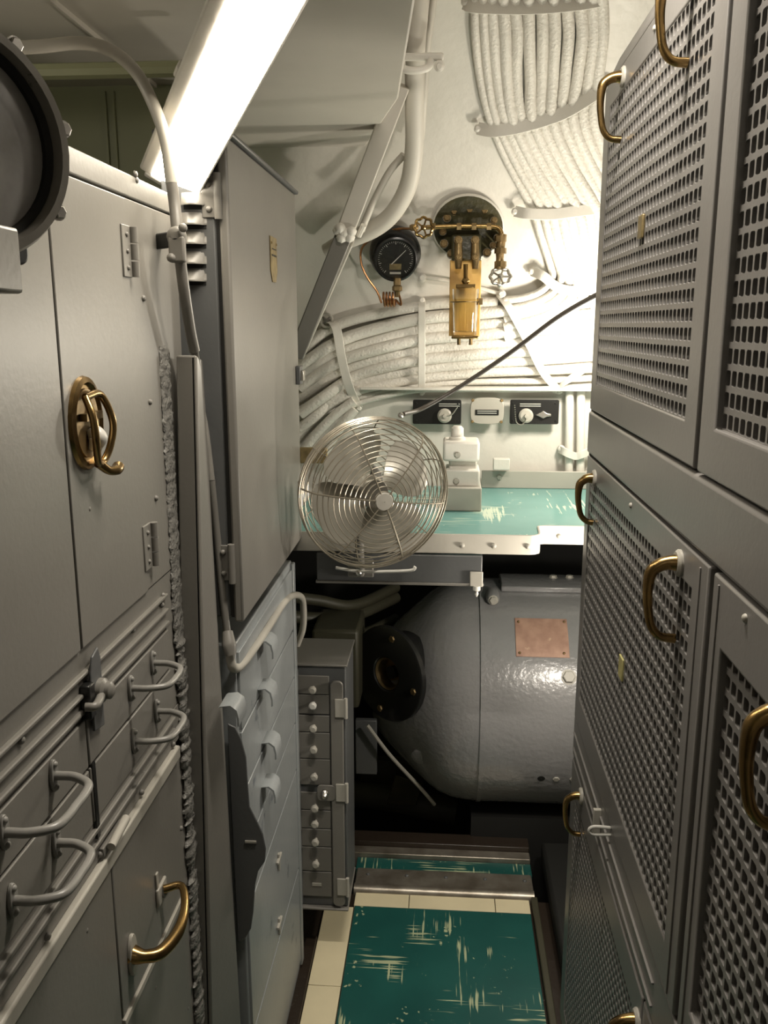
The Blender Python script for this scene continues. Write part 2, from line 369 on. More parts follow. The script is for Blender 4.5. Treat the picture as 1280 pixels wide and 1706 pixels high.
MB(FR).box(0.980, 0.992, 1.441, 2.02, -0.02, -0.005).build('mullion', GREYR, rk, bevel=0.002)
# interior gear dimly seen through the holes
for (a, c, z0, z1) in ((0.45, 0.95, 1.46, 1.98), (1.03, 1.68, 1.46, 1.98), (0.4, 0.86, 0.75, 1.3), (0.95, 1.68, 0.8, 1.3), (1.0, 1.68, 0.1, 0.64)):
    bb = MB(FR).box(a, c, z0, z1, -0.30, -0.22)
    for q in range(4): bb.box(a + 0.03 + q * (c - a) / 4, a + 0.07 + q * (c - a) / 4, z0 + 0.05, z1 - 0.06, -0.22, -0.13)
    bb.build('equipment_chassis', BROWN, rk, bevel=0.004)
def door_frame(u0, u1, v0, v1, g, fr=FR, w0=-0.014, w1=0.004, r=0.004):
    a0, a1, c0, c1 = g; b = MB(fr)
    b.box(u0, u1, v0, c0, w0, w1); b.box(u0, u1, c1, v1, w0, w1); b.box(u0, a0, c0, c1, w0, w1); b.box(a1, u1, c0, c1, w0, w1)
    return b
def welded(b):    # merges the four strips of a frame
    return b
def rack_door(u0, u1, v0, v1, g, recess, pu=0.0188, pv=0.0222, hw=0.0140, hh=0.0158, mm=GREYR):
    a0, a1, c0, c1 = g
    o = len(FR.__dict__); b = MB(FR); w1 = 0.004; w0 = -0.014
    # frame as one ring
    ring = [(u0, v0), (u1, v0), (u1, v1), (u0, v1)]; inn = [(a0, c0), (a1, c0), (a1, c1), (a0, c1)]
    b.add([(x, y, w1) for x, y in ring] + [(x, y, w1) for x, y in inn] + [(x, y, w0) for x, y in ring] + [(x, y, w0) for x, y in inn],
          [(i, (i + 1) % 4, 4 + (i + 1) % 4, 4 + i) for i in range(4)] + [(8 + i, 12 + i, 12 + (i + 1) % 4, 8 + (i + 1) % 4) for i in range(4)] +
          [(i, 8 + i, 8 + (i + 1) % 4, (i + 1) % 4) for i in range(4)] + [(4 + i, 4 + (i + 1) % 4, 12 + (i + 1) % 4, 12 + i) for i in range(4)])
    d = b.build('door', mm, rk, bevel=0.0025)
    g_ = MB(FR); perforated(g_, FR, a0 - 0.002, a1 + 0.002, c0 - 0.002, c1 + 0.002, pu, pv, hw, hh, w1 - recess - 0.005, w1 - recess)
    g_.build('grille', mm, d, ang=50)
    return d
dA = rack_door(0.993, 1.722, 1.441, 2.020, (1.045, 1.668, 1.492, 1.978), 0.0015)
dB = rack_door(0.40, 0.979, 1.441, 2.020, (0.45, 0.928, 1.494, 1.978), 0.008)
dC = rack_door(0.907, 1.722, 0.792, 1.350, (0.965, 1.682, 0.852, 1.308), 0.002)
dD = rack_door(0.38, 0.888, 0.792, 1.350, (0.43, 0.850, 0.850, 1.278), 0.008)
dE = rack_door(1.045, 1.722, 0.06, 0.696, (1.10, 1.672, 0.11, 0.636), 0.002, 0.0150, 0.0180, 0.0106, 0.0124)
MB(FR).box(0.38, 1.041, 0.06, 0.696, -0.014, 0.003).build('lower_panel', GREYR, rk, bevel=0.003)
# raised ridges on the door stiles (double lines in the photograph)
for d, u, v0, v1 in ((dC, 0.934, 0.80, 1.342), (dD, 0.868, 0.80, 1.342)):
    MB(FR).box(u - 0.0015, u + 0.0015, v0, v1, 0.002, 0.0060).build('stile_ridge', GREYR, d, bevel=0.001)
for (u0, u1, v) in ((1.0, 1.72, 0.757), (1.0, 1.72, 0.722)):
    MB(FR).box(u0, u1, v - 0.0015, v + 0.0015, 0.001, 0.0055).build('ridge', GREYR, rk, bevel=0.001)
def brass_pull(parent, px, py, L=0.096, rx=0.0076, w=0.034, X=XR - 0.004, u=None, v=None, flange=True):
    if u is None:
        p = at(px, py, X, 0); u, v = p.y, p.z
    f = Frame(FR(0, 0, 0.004), FR.u, FR.v, FR.n); b = MB(f)
    pts = [(u, v, 0), (u, v, 0.014), (u, v - 0.004, w * 0.75), (u, v - 0.14 * L, w), (u, v - 0.38 * L, w + 0.002), (u, v - 0.62 * L, w), (u, v - 0.84 * L, w - 0.005), (u, v - 0.97 * L, w - 0.016), (u, v - L, 0.0)]
    k_ = L / 0.105
    pts = [(a, v + (c - v) * 1.0, d) for a, c, d in pts]
    b.tube(pts, [rx * 1.45, rx * 1.15, rx * 1.05, rx, rx * 0.8, rx * 0.72, rx * 0.7, rx * 0.7, rx * 0.8], n=12, world=False)
    h = b.build('handle', BRASS, parent, 'worn brass pull handle')
    MB(Frame(f(u, v), f.u, f.v, f.n)).lathe([(0.0165, -0.001), (0.0165, 0.003), (0.0135, 0.006)], n=20).build('flange', GREYL, parent)
    return h
brass_pull(dA, 1040, 128); brass_pull(dC, 992, 797, L=0.085, w=0.028); brass_pull(dC, 1134, 938, L=0.095)
brass_pull(dE, 970, 1326, L=0.085, rx=0.0066, w=0.030)
p = at(1166, -50, XR, 0); brass_pull(dA, 0, 0, u=p.y + 0.01, v=p.z)
p = at(1330, 1178, XR, 0); brass_pull(dD, 0, 0, u=p.y - 0.01, v=p.z, L=0.100, rx=0.0076)
p = at(1068, 1700, XR, 0); brass_pull(rk, 0, 0, u=p.y, v=p.z)
# latch tongue, tags, rivets
p = at(1074, 378, XR, 0); MB(FR).box(p.y - 0.014, p.y + 0.014, p.z - 0.017, p.z + 0.017, 0.002, 0.007).build('latch', OLDBRASS, dA, 'small tarnished latch', bevel=0.002)
p = at(1038, 1112, XR, 0); MB(FR).box(p.y - 0.015, p.y + 0.013, p.z - 0.018, p.z + 0.018, 0.001, 0.0045).build('tag', PAPER, dC, 'small yellowed tag', bevel=0.001)
for px, py, d in ((1052, 842, dC), (1243, 1030, dD), (1092, 47, dA)):
    p = at(px, py, XR - 0.004, 0); rivet(d, FR, p.y, p.z, 0.0045, 0.004, GREYL)
# hasp with white shackle ring
p = at(1003, 1372, XR, 0)
b = MB(FR).box(p.y - 0.004, p.y + 0.004, p.z - 0.022, p.z + 0.028, 0.002, 0.016); hs = b.build('hasp', GREYL, rk, bevel=0.001)
p = at(1000, 1384, XR - 0.02, 0); u, v = p.y, p.z
MB(FR).tube([(u, v + 0.006, 0.0), (u, v + 0.007, 0.03), (u, v, 0.038), (u, v - 0.007, 0.03), (u, v - 0.006, 0.0)], 0.0028, world=False).build('staple', SILVER, hs, 'white painted wire staple')

# ================================================================== LEFT LOCKER
lk = thing('locker_unit', 'grey steel locker unit with doors, drawers and bar handles along the left side', 'cabinet', (XL - 0.2, 0.7, 0.03))
LE = 1.300       # far end of the face
MB(FL).box(0.1, LE, 0.03, 1.785, -0.35, -0.010).build('carcass', GREY, lk, bevel=0.003)
MB(FL).box(0.1, LE, 1.757, 1.785, -0.010, 0.002).build('top_rail', GREY, lk, bevel=0.002)
MB(FL).box(1.094, LE, 1.251, 1.7545, -0.010, 0.001).build('end_stile', GREY, lk, bevel=0.001)
d1 = MB(FL).box(0.30, 0.8705, 1.251, 1.7535, -0.010, 0.004).build('door', GREY, lk, bevel=0.0015)
d2 = MB(FL).box(0.8745, 1.0905, 1.251, 1.7535, -0.010, 0.004).build('door', GREY, lk, bevel=0.0015)
def butt_hinge(parent, px, py, m=GREY, h=0.062, fr=FL, X=XL, wd=0.028, knuckle=1):
    u, v = lu(px, py, X) if fr is FL else (px, py)
    hb = MB(fr).box(u - wd, u, v - h / 2, v + h / 2, 0.003, 0.006); hg = hb.build('hinge', m, parent, bevel=0.001)
    for q in range(3):
        z0 = v - h / 2 + q * h / 3
        MB(Frame(fr(u + 0.004, z0, 0.0085), fr.u, fr.n * -1, fr.v)).lathe([(0.0055, 0.001), (0.0055, h / 3 - 0.001)], n=12).build('knuckle', m, parent)
    for q in (-1, 0, 1): rivet(parent, fr, u - wd / 2, v + q * h * 0.32, 0.0032, 0.006, m)
butt_hinge(d2, 211, 420); butt_hinge(d2, 246, 907)
# flush brass ring handle
uc, vc = lu(136, 705); f = Frame(FL(uc, vc, 0.004), FL.u, FL.v, FL.n)
def ell(a, c, n=28): return [(a * math.cos(2 * math.pi * i / n), c * math.sin(2 * math.pi * i / n)) for i in range(n)]
hr = thing_part = MB(f)
A, B_ = ell(0.044, 0.052), ell(0.033, 0.042); n = 28
b = MB(f); b.add([(x, y, 0.0) for x, y in A] + [(x, y, 0.004) for x, y in ell(0.0425, 0.0505)] + [(x, y, 0.006) for x, y in ell(0.036, 0.045)] + [(x, y, 0.0012) for x, y in B_] + [(x * 0.8, y * 0.8, 0.001) for x, y in B_],
    [(k * n + i, k * n + (i + 1) % n, (k + 1) * n + (i + 1) % n, (k + 1) * n + i) for k in range(4) for i in range(n)] + [tuple(4 * n + i for i in range(n))])
esc = b.build('flush_handle', BRASS, d2, 'oval recessed brass handle')
MB(f).prism(ell(0.030, 0.038), 0.0014, 0.0035).build('recess', BRONZE, esc)
MB(f).tube([(-0.018, 0.030, 0.010), (-0.026, 0.01, 0.020), (-0.026, -0.015, 0.022), (-0.010, -0.040, 0.016), (0.008, -0.044, 0.014), (0.022, -0.028, 0.018), (0.026, 0.0, 0.021), (0.018, 0.030, 0.012), (-0.018, 0.030, 0.010)], 0.0042, n=10, world=False).build('ring', BRASS, d2)
MB(f).tube([(0.0, -0.044, 0.012), (0.012, -0.054, 0.018), (0.026, -0.056, 0.022), (0.036, -0.054, 0.020)], [0.006, 0.005, 0.006, 0.007], n=10, world=False).build('finger_catch', BRASS, d2)
MB(f).prism([(-0.022, 0.012), (0.022, 0.012), (0.022, 0.004), (-0.022, 0.004)], 0.004, 0.012).build('pivot_bar', BRONZE, esc)
MB(f).tube([(0, -0.005, 0.006), (0.002, -0.016, 0.012), (0, -0.03, 0.007)], [0.007, 0.011, 0.006], n=12, world=False).build('thumb_lever', SILVER, d2, 'bright worn thumb lever')
# horizontal ridges below the doors
for v in (1.222, 1.200, 1.181):
    MB(FL).box(0.3, 1.165, v - 0.0025, v + 0.0025, -0.010, 0.0055).build('ridge', GREY, lk, bevel=0.0015)
MB(FL).box(0.3, LE, 1.172, 1.249, -0.010, 0.0).build('rail', GREY, lk)
# drawer fronts
VS = 0.871
drs = []
for (u0, u1) in ((0.30, VS - 0.002), (VS + 0.002, 1.165)):
    for (z0, z1) in ((1.112, 1.170), (1.040, 1.108)):
        drs.append(MB(FL).box(u0, u1, z0, z1, -0.010, 0.003).build('drawer', GREY, lk, bevel=0.0015))
for v in (1.028, 1.010): MB(FL).box(0.3, 1.17, v - 0.003, v + 0.003, -0.010, 0.005).build('ridge', GREY, lk, bevel=0.0015)
MB(FL).box(0.3, LE, 0.985, 1.038, -0.010, 0.0).build('rail', GREY, lk)
MB(FL).box(0.3, 1.175, 0.962, 0.983, -0.010, 0.008).build('ledge_bar', GREYL, lk, 'paler bevelled grey edge bar', bevel=0.003)
MB(FL).box(1.167, LE, 1.04, 1.172, -0.010, -0.001).build('end_stile', GREY, lk)
def bar_pull(parent, u0, u1, v, w=0.050, r=0.0043, m=GREYH, fr=FL):
    b = MB(fr); b.tube([(u0, v, 0.002), (u0, v, 0.012), (u0 + 0.001, v, w * 0.55), (u0 + 0.012, v - 0.001, w * 0.92), (u0 + 0.03, v - 0.002, w), ((u0 + u1) / 2, v - 0.002, w), (u1 - 0.03, v - 0.002, w), (u1 - 0.012, v - 0.001, w * 0.92), (u1 - 0.001, v, w * 0.55), (u1, v, 0.012), (u1, v, 0.002)], r, n=10, world=False, sm=4)
    h = b.build('handle', m, parent)
    for u in (u0, u1):
        q = MB(Frame(fr(u, v, 0.003), fr.u, fr.v, fr.n)); q.prism(ell(0.0075, 0.018, 16), 0.0, 0.004).build('mounting_plate', m, parent, bevel=0.001)
        for s_ in (-1, 1): rivet(parent, fr, u, v + s_ * 0.0125, 0.0035, 0.007, m)
bar_pull(drs[2], 1.003, 1.088, 1.149); bar_pull(drs[3], 1.003, 1.092, 1.076)
bar_pull(drs[0], 0.680, 0.782, 1.150, r=0.0047); bar_pull(drs[1], 0.683, 0.775, 1.078, r=0.0047)
# latch plate on the seam
u, v = lu(150, 1140)
la = MB(FL).prism([(u - 0.016, v - 0.05), (u + 0.012, v - 0.055), (u + 0.014, v + 0.028), (u + 0.008, v + 0.042), (u - 0.008, v + 0.036), (u - 0.016, v + 0.02)], 0.006, 0.009).build('latch_plate', GREYD, lk, bevel=0.001)
MB(FL).box(u - 0.030, u - 0.014, v - 0.03, v + 0.01, 0.0, 0.012).build('latch_block', BLACK, lk, bevel=0.002)
MB(FL).tube([(u - 0.034, v - 0.012, 0.008), (u - 0.03, v - 0.012, 0.018), (u, v - 0.010, 0.014)], 0.005, n=10, world=False).build('latch_pin', GREY, lk)
MB(Frame(FL(u + 0.003, v - 0.008, 0.009), FL.u, FL.v, FL.n)).lathe([(0.014, 0), (0.014, 0.006), (0.010, 0.009), (0.010, 0.014), (0.006, 0.017)], n=16).build('latch_knob', GREY, lk)
# lower bolt with a sleeve
u, v = lu(180, 1385)
MB(FL).tube([(u - 0.022, v - 0.006, 0.012), (u + 0.028, v + 0.001, 0.012)], 0.0055, n=12, sm=1, world=False).build('bolt', GREYL, lk)
MB(FL).box(u - 0.03, u + 0.035, v - 0.016, v - 0.004, 0.0, 0.006).build('bolt_plate', GREY, lk, bevel=0.001)
u, v = lu(155, 1330); MB(FL).box(u - 0.004, u + 0.004, v - 0.05, v + 0.045, 0.001, 0.0042).build('gap_shadow_strip', BLACK, lk, 'black strip painted as shade in the slot between drawers')  # solid black strip stands in for the shaded slot
# lower doors
ld1 = MB(FL).box(0.30, 0.905, 0.06, 0.960, -0.010, 0.004).build('door', GREY, lk, bevel=0.0015)
ld2 = MB(FL).box(0.909, 1.165, 0.742, 0.960, -0.010, 0.004).build('door', GREY, lk, bevel=0.0015)
ld3 = MB(FL).box(0.909, 1.165, 0.06, 0.728, -0.010, 0.004).build('door', GREY, lk, bevel=0.0015)
MB(FL).box(0.909, 1.165, 0.730, 0.740, -0.010, 0.007).build('ridge', GREYL, lk, bevel=0.001)
MB(FL).box(1.167, LE, 0.06, 0.962, -0.010, -0.001).build('end_stile', GREY, lk)
u0, v0 = lu(212, 1577); u1, v1 = lu(264, 1497)
v0 = v1 = 0.806
b = MB(FL); b.tube([(u0, v0, 0.005), (u0, v0 - 0.002, 0.022), (u0 + 0.012, v0 - 0.004, 0.040), (u0 + 0.045, v0, 0.052), (u0 + 0.085, v0 + 0.008, 0.050), (u1 + 0.002, v0 + 0.014, 0.034), (u1 - 0.004, v0 + 0.012, 0.010)], [0.013, 0.0085, 0.009, 0.0085, 0.006, 0.0055, 0.006], n=12, world=False)
b.build('handle', BRASS, ld2, 'polished brass pull handle')
MB(Frame(FL(u0, v0, 0.004), FL.u, FL.v, FL.n)).prism(ell(0.012, 0.030, 20), 0, 0.005).build('mounting_plate', GREYL, ld2, bevel=0.001)
MB(FL).box(u1 - 0.022, u1 + 0.014, v0 - 0.006, v0 + 0.022, 0.004, 0.009).build('mounting_plate', GREYL, ld2, bevel=0.002)
MB(FL).box(u1 - 0.020, u1 - 0.012, v0 + 0.02, v0 + 0.046, 0.004, 0.007).build('locking_tab', GREYL, ld2, bevel=0.001)
MB(Frame(FL(u1 - 0.002, v0 + 0.006, 0.009), FL.u, FL.v, FL.n)).lathe([(0.008, 0), (0.008, 0.003), (0.004, 0.003), (0.004, 0.006)], n=14).build('screw', GREY, ld2)
for px, py in ((237, 497), (248, 670), (258, 830), (223, 290), (270, 992), (268, 1008), (219, 1050), (33, 1233), (144, 848), (238, 1290), (234, 1320), (285, 1228), (287, 1240), (165, 1423), (143, 1435), (77, 1560), (255, 1645), (300, 1380), (310, 1680), (302, 1530), (225, 300), (140, 1550)):
    u, v = lu(px, py)
    if u < LE: rivet(lk, FL, u, v, 0.0042, 0.0015, GREY)
# weld bead: lumpy vertical bead between the face and the post
b = MB(); steps = 260; ring = 10; base = 0
for i in range(steps + 1):
    t = i / steps; py = 575 + t * 1160
    p = at(286 + 30 * t + (6 if t > 0.5 else 0), py, XL, 0)
    lump = 0.6 + 0.8 * abs(math.sin(i * 1.9 + math.sin(i * 0.7) * 2)) * random.uniform(0.7, 1.1)
    rr_ = 0.0080 * lump if t > 0.42 else 0.0095 * (0.75 + 0.35 * lump)
    for j in range(ring):
        a = 2 * math.pi * j / ring; rj = rr_ * random.uniform(0.88, 1.12)
        b.v.append(V((XL + 0.001 + abs(math.cos(a)) * rj * (0.35 + 0.45 * (t > 0.42)) * (1 if math.cos(a) > 0 else -0.5), 1.215 + math.sin(a) * rj * 2.1 + random.uniform(-.001, .001), p.z)))
    if i:
        for j in range(ring): b.f.append(((i - 1) * ring + j, (i - 1) * ring + (j + 1) % ring, i * ring + (j + 1) % ring, i * ring + j))
b.f += [tuple(range(ring)), tuple(steps * ring + j for j in reversed(range(ring)))]
b.build('weld_bead', WELD, lk, 'lumpy painted weld bead', ang=80)

# ------------------------------------------------------------------ steel post
YP = 1.236
post = thing('steel_post', 'heavy grey welded steel post at the far end of the left lockers', 'post', (-0.36, 1.28, 0.02))
e0, e1 = at(326, 592, YP), at(351, 1706, YP); l0 = at(293, 592, YP); l1 = at(312, 1706, YP)
q0, q1 = at(337, 592, 1.33), at(402, 1706, 1.33)
zt, zb = e0.z, 0.02
def ext(a, c, z): t = (z - a.z) / (c.z - a.z); return a + (c - a) * t
b = MB()
TH = 0.008
topz = zt
A0, A1 = ext(e0, e1, topz), ext(e0, e1, zb); B0, B1 = ext(l0, l1, topz), ext(l0, l1, zb); Q0, Q1 = ext(q0, q1, topz - 0.01), ext(q0, q1, zb)
off = V((0, TH, 0))
b.hexa([A0, B0, B0 + off, A0 + off], [A1, B1, B1 + off, A1 + off])
b.build('web', GREY, post, bevel=0.003)
b = MB(); sx = V((-TH, 0, 0))
b.hexa([A0 + V((0.002, 0, 0)), Q0, Q0 + sx, A0 + sx], [A1 + V((0.002, 0, 0)), Q1, Q1 + sx, A1 + sx])
b.build('flange', GREY, post, bevel=0.003)

# ------------------------------------------------------------------ round scope on the left wall
gd = thing('round_scope', 'large round glass-faced dial housing jutting out at top left', 'instrument', (-0.40, 0.62, 1.72))
gc = at(-58, 232, 0.66); gn = V((0.86, -0.50, -0.02)).normalized()
f = frame_at(gc, gn); GR = 0.078
b = MB(f); b.lathe([(GR * 0.86, -0.075), (GR * 0.98, -0.07), (GR, -0.01), (GR * 1.09, -0.008), (GR * 1.10, 0.004), (GR * 1.06, 0.010), (GR * 0.98, 0.010), (GR * 0.96, 0.004), (GR * 0.95, -0.004)], n=48, cap=False)
b.lathe([(GR * 0.86, -0.075), (0.001, -0.075)], n=48, cap=False); b.build('bezel', BEZEL, gd, 'worn metal bezel ring')
MB(f).lathe([(GR * 0.89, -0.008), (GR * 0.89, -0.006), (GR * 0.5, 0.0), (0.001, 0.002)], n=48, cap=False).build('screen', DISC, gd)
MB(f).lathe([(GR * 0.96, -0.008), (GR * 0.95, 0.001), (GR * 0.89, -0.002), (GR * 0.88, -0.008)], n=48, cap=False).build('inner_ring', BLACK, gd)
for k in range(8):
    a = R(k * 45 + 14); inst('bolt', shared('bolt_head', hexbolt, STEEL), gd, f.mat(GR * 1.10 * math.cos(a), GR * 1.10 * math.sin(a), 0.004, 0.0055))
b = MB(f).prism(rrect(-0.02, 0.056, -0.087, -0.045, 0.008), -0.05, -0.014); b.build('base_lug', GREYD, gd, bevel=0.002)
p = at(38, 452, 0.63); MB().box(-0.400, p.x, 0.58, 0.63, p.z - 0.016, p.z + 0.030).build('mounting_bracket', GREY, gd, bevel=0.003)
MB().box(-0.400, gc.x - 0.03, gc.y - 0.02, gc.y + 0.03, gc.z - 0.08, gc.z + 0.05).build('housing', GREYD, gd, bevel=0.006)

# ------------------------------------------------------------------ conduit over the locker top down to the pipe bend
cn = thing('conduit', 'bent conduit curving over the locker top through a clamp, cream above, grey below', 'conduit', tuple(at(300, 430, 1.22)))
pts = [at(-60, 84, 1.12), at(60, 78, 1.14), at(130, 72, 1.16), at(180, 82, 1.18), at(225, 118, 1.2), at(256, 175, 1.2), at(276, 235, 1.2), at(286, 305, 1.2)]
MB().tube(pts, 0.0082, n=12).build('upper_run', GREYL, cn, 'cream painted bend')
MB().tube([at(286, 305, 1.2), at(291, 340, 1.2), at(297, 400, 1.19), at(305, 470, 1.2), at(316, 545, 1.23), at(324, 584, 1.25)], 0.0080, n=12).build('lower_run', GREY, cn)
MB().tube([at(352, 800, 1.34), at(362, 900, 1.35), at(372, 1000, 1.35), at(379, 1055, 1.35)], 0.0065, n=10).build('tail', GREY, cn)
MB().tube([at(324, 584, 1.25), at(334, 660, 1.345), at(345, 740, 1.345), at(352, 800, 1.34)], 0.0062, n=10).build('middle_run', GREY, cn)
p = at(297, 400, 1.19); b = MB(); 
b.hexa([at(244, 392, 1.22), at(296, 383, 1.18), at(296, 411, 1.18), at(246, 418, 1.22)], [at(246, 393, 1.25), at(300, 383, 1.20), at(300, 411, 1.20), at(248, 418, 1.25)]); b.build('bracket', BLACK, cn, 'dark standoff bracket', bevel=0.002)
b = MB(frame_at(p + V((0, -0.009, 0.004)), (0, -1, 0))); b.lathe([(0.012, -0.012), (0.014, 0.0), (0.008, 0.006)], n=12)
b.box(-0.010, 0.012, -0.034, 0.0, -0.006, 0.006); b.build('clamp', GREY, cn, bevel=0.003)
for dx, dz in ((0.012, 0.014), (-0.006, -0.024)): rivet(cn, frame_at(p + V((dx, -0.016, dz)), (0, -1, 0)), 0, 0, 0.006, 0, GREY)
# coupling at the low end and U bend
p = at(383, 1080, 1.34)
MB().tube([at(379, 1052, 1.345), at(382, 1075, 1.335), at(385, 1092, 1.33)], [0.009, 0.012, 0.009], n=12).build('coupling', GREY, cn)
MB().tube([at(382, 1085, 1.335), at(388, 1112, 1.34), at(402, 1108, 1.38), at(425, 1078, 1.47), at(450, 1040, 1.60), at(470, 1008, 1.74), at(484, 994, 1.84), at(498, 992, 1.90), at(505, 1004, 1.93), at(505, 1045, 1.93), at(495, 1075, 1.93)], 0.0078, n=12).build('grab_bend', GREYL, cn, 'pale grey upward run')

# ================================================================== FLUORESCENT FIXTURE
a, c = at(285, 322, 1.36), at(546, -206, 0.86); Ld = (c - a).normalized(); mid = (a + c) / 2
vw = (EYE - mid).normalized(); Wd = Ld.cross(vw).normalized(); Nd = Wd.cross(Ld).normalized()
if Nd.dot(vw) < 0: Nd = -Nd
if Wd.dot(rt) < 0: Wd = -Wd
ff = Frame(a, Ld, Wd, Nd); LL = (c - a).length
fx = thing('fluorescent_fixture', 'glowing fluorescent tube fixture slanting across the upper left', 'lamp', tuple(a))
b = MB(ff).prism([(0, -0.056), (0, 0.034), (0.012, 0.037), (LL, 0.037), (LL, -0.056)], -0.060, -0.008); b.build('housing', WHITE, fx, bevel=0.004)
b = MB(ff); b.add([(0.004, -0.036, -0.02), (0.004, 0.034, -0.02), (0.004, 0.034, -0.0065), (0.004, -0.036, -0.0065), (LL, -0.036, -0.02), (LL, 0.034, -0.02), (LL, 0.034, -0.0065), (LL, -0.036, -0.0065)],
    [(0, 1, 2, 3), (4, 7, 6, 5), (0, 4, 5, 1), (1, 5, 6, 2), (2, 6, 7, 3), (3, 7, 4, 0)]); b.build('lens', TUBE, fx, 'glowing white lens')
MB(ff).box(-0.012, 0.0, -0.046, 0.034, -0.058, -0.008).build('end_cap', WHITE, fx, bevel=0.003)
MB(ff).box(0.20, 0.222, -0.062, -0.050, -0.05, -0.035).build('clip', WHITE, fx, bevel=0.003)
# overhead fixtures out of frame; the rear one is added for fill
for xx, yy, zz, hl, w_ in ((0.13, 1.12, 2.33, 0.32, 'above the rack doors'), (-0.05, -0.95, 2.41, 0.47, 'added far behind the photographer for fill')):
    t = thing('ceiling_light', 'plain box ceiling tube light ' + w_, 'lamp', (xx, yy, 2.47), 'ceiling lights out of frame')
    MB().box(xx - 0.06, xx + 0.06, yy - hl, yy + hl, zz, 2.469).build('housing', WHITE, t, bevel=0.004)
# hidden bulkhead lamp
t = thing('bulkhead_lamp', 'small caged wall lamp hidden behind the right rack', 'lamp', (LAMP[0] + 0.1, LAMP[1], LAMP[2]))
MB(Frame((LAMP[0] + 0.085, LAMP[1], LAMP[2]), (0, 1, 0), (0, 0, 1), (1, 0, 0))).lathe([(0.03, 0), (0.05, 0.02), (0.05, 0.05), (0.02, 0.53)], n=20).build('base', WHITE, t)

t = thing('deck_lamp', 'small wall lamp hidden behind the end of the right rack at desk height', 'lamp', (LAMP2[0] + 0.1, LAMP2[1], LAMP2[2]))
MB(Frame((LAMP2[0] + 0.07, LAMP2[1], LAMP2[2]), (0, 1, 0), (0, 0, 1), (1, 0, 0))).lathe([(0.03, 0), (0.04, 0.02), (0.04, 0.05), (0.02, 0.55)], n=20).build('base', WHITE, t)

# ================================================================== HANGING CABINET
XH = -0.33; FH = sideX(XH)
hc = thing('hanging_cabinet', 'tall grey steel wall cabinet with hinged door left of the fan', 'cabinet', (-0.40, 1.64, 1.12))
MB(FH).box(1.350, 1.925, 1.125, 1.872, -0.105, -0.022).build('body', GREYD, hc, bevel=0.004)
dr = MB(FH).box(1.345, 1.935, 1.118, 1.876, -0.016, 0.0).build('door', GREY, hc, bevel=0.004)
MB(FH).box(1.352, 1.925, 1.125, 1.870, -0.022, -0.016).build('gap_shade', BLACK, hc)  # black filler stands in for the shade in the gap behind the door
MB(FH).box(1.335, 1.945, 1.876, 1.884, -0.110, 0.006).build('lid', GREYD, hc, 'dark lipped top lid', bevel=0.003)
fn_ = front(1.350)
for py in (328, 937):
    z = at(360, py, 1.35).z
    x0 = -0.385; MB(fn_).box(-0.372, XH - 0.020, z - 0.030, z + 0.030, 0.0, 0.003).build('hinge', GREY, hc, bevel=0.001)
    MB(Frame((XH - 0.016, 1.343, z - 0.033), (1, 0, 0), (0, 1, 0), (0, 0, 1))).lathe([(0.006, 0), (0.006, 0.066)], n=12).build('hinge_pin', GREY, hc)
    for s_ in (-1, 1): rivet(hc, fn_, -0.361, z + s_ * 0.018, 0.005, 0.003, GREY)
for py in (335, 368, 400, 433, 462):           # louvres
    p = at(322, py, 1.35); z = p.z
    b = MB(); n_ = 8; x0, x1 = p.x - 0.018, p.x + 0.022
    pts = [(x0 + (x1 - x0) * i / n_, 0.016 * math.sin(math.pi * (0.12 + 0.88 * i / n_) ) ) for i in range(n_ + 1)]
    for x, d in pts: b.v += [V((x, 1.351, z + 0.014)), V((x, 1.351 - d, z - 0.004)), V((x, 1.351 - d, z - 0.0065)), V((x, 1.351, z + 0.008))]
    for i in range(n_):
        for j in range(4): b.f.append((i * 4 + j, i * 4 + (j + 1) % 4, i * 4 + 4 + (j + 1) % 4, i * 4 + 4 + j))
    b.f += [(0, 1, 2, 3), (n_ * 4 + 3, n_ * 4 + 2, n_ * 4 + 1, n_ * 4)]
    b.build('louvre', GREY, hc)
    MB(fn_).box(x0 + 0.003, x1 - 0.002, z - 0.012, z - 0.001, 0.0, 0.0008).build('louvre_slot_shade', DARK, hc)  # thin dark strip painted as the shade under the louvre
# door tag and latch
p = lu(454, 395, XH); q = lu(454, 470, XH)
tg = MB(FH).prism([(p[0] - 0.030, p[1]), (p[0] + 0.030, p[1]), (p[0] + 0.030, q[1] + 0.02), (p[0] + 0.015, q[1]), (p[0] - 0.015, q[1]), (p[0] - 0.030, q[1] + 0.02)], 0.0, 0.0022).build('name_tag', OLDBRASS, dr, 'small shield-shaped brass tag with worn paint', bevel=0.0006)
zc = (p[1] + q[1]) / 2 + 0.006
MB(FH).box(p[0] - 0.022, p[0] + 0.022, zc, zc + 0.003, 0.0022, 0.003).build('engraved_line', BLACK, tg); MB(FH).box(p[0] - 0.018, p[0] + 0.018, zc + 0.012, zc + 0.014, 0.0022, 0.003).build('engraved_line', BLACK, tg)
for s_ in (-1, 1): rivet(tg, FH, p[0] + s_ * 0.023, p[1] - 0.012, 0.0025, 0.0022, BRONZE)
z = lu(490, 628, XH)[1]; MB(FH).box(1.895, 1.935, z - 0.018, z + 0.022, 0.0, 0.010).build('latch', GREYD, dr, bevel=0.002)
MB(FH).box(1.90, 1.925, z - 0.010, z + 0.012, 0.010, 0.016).build('latch_tongue', STEEL, dr, bevel=0.001)

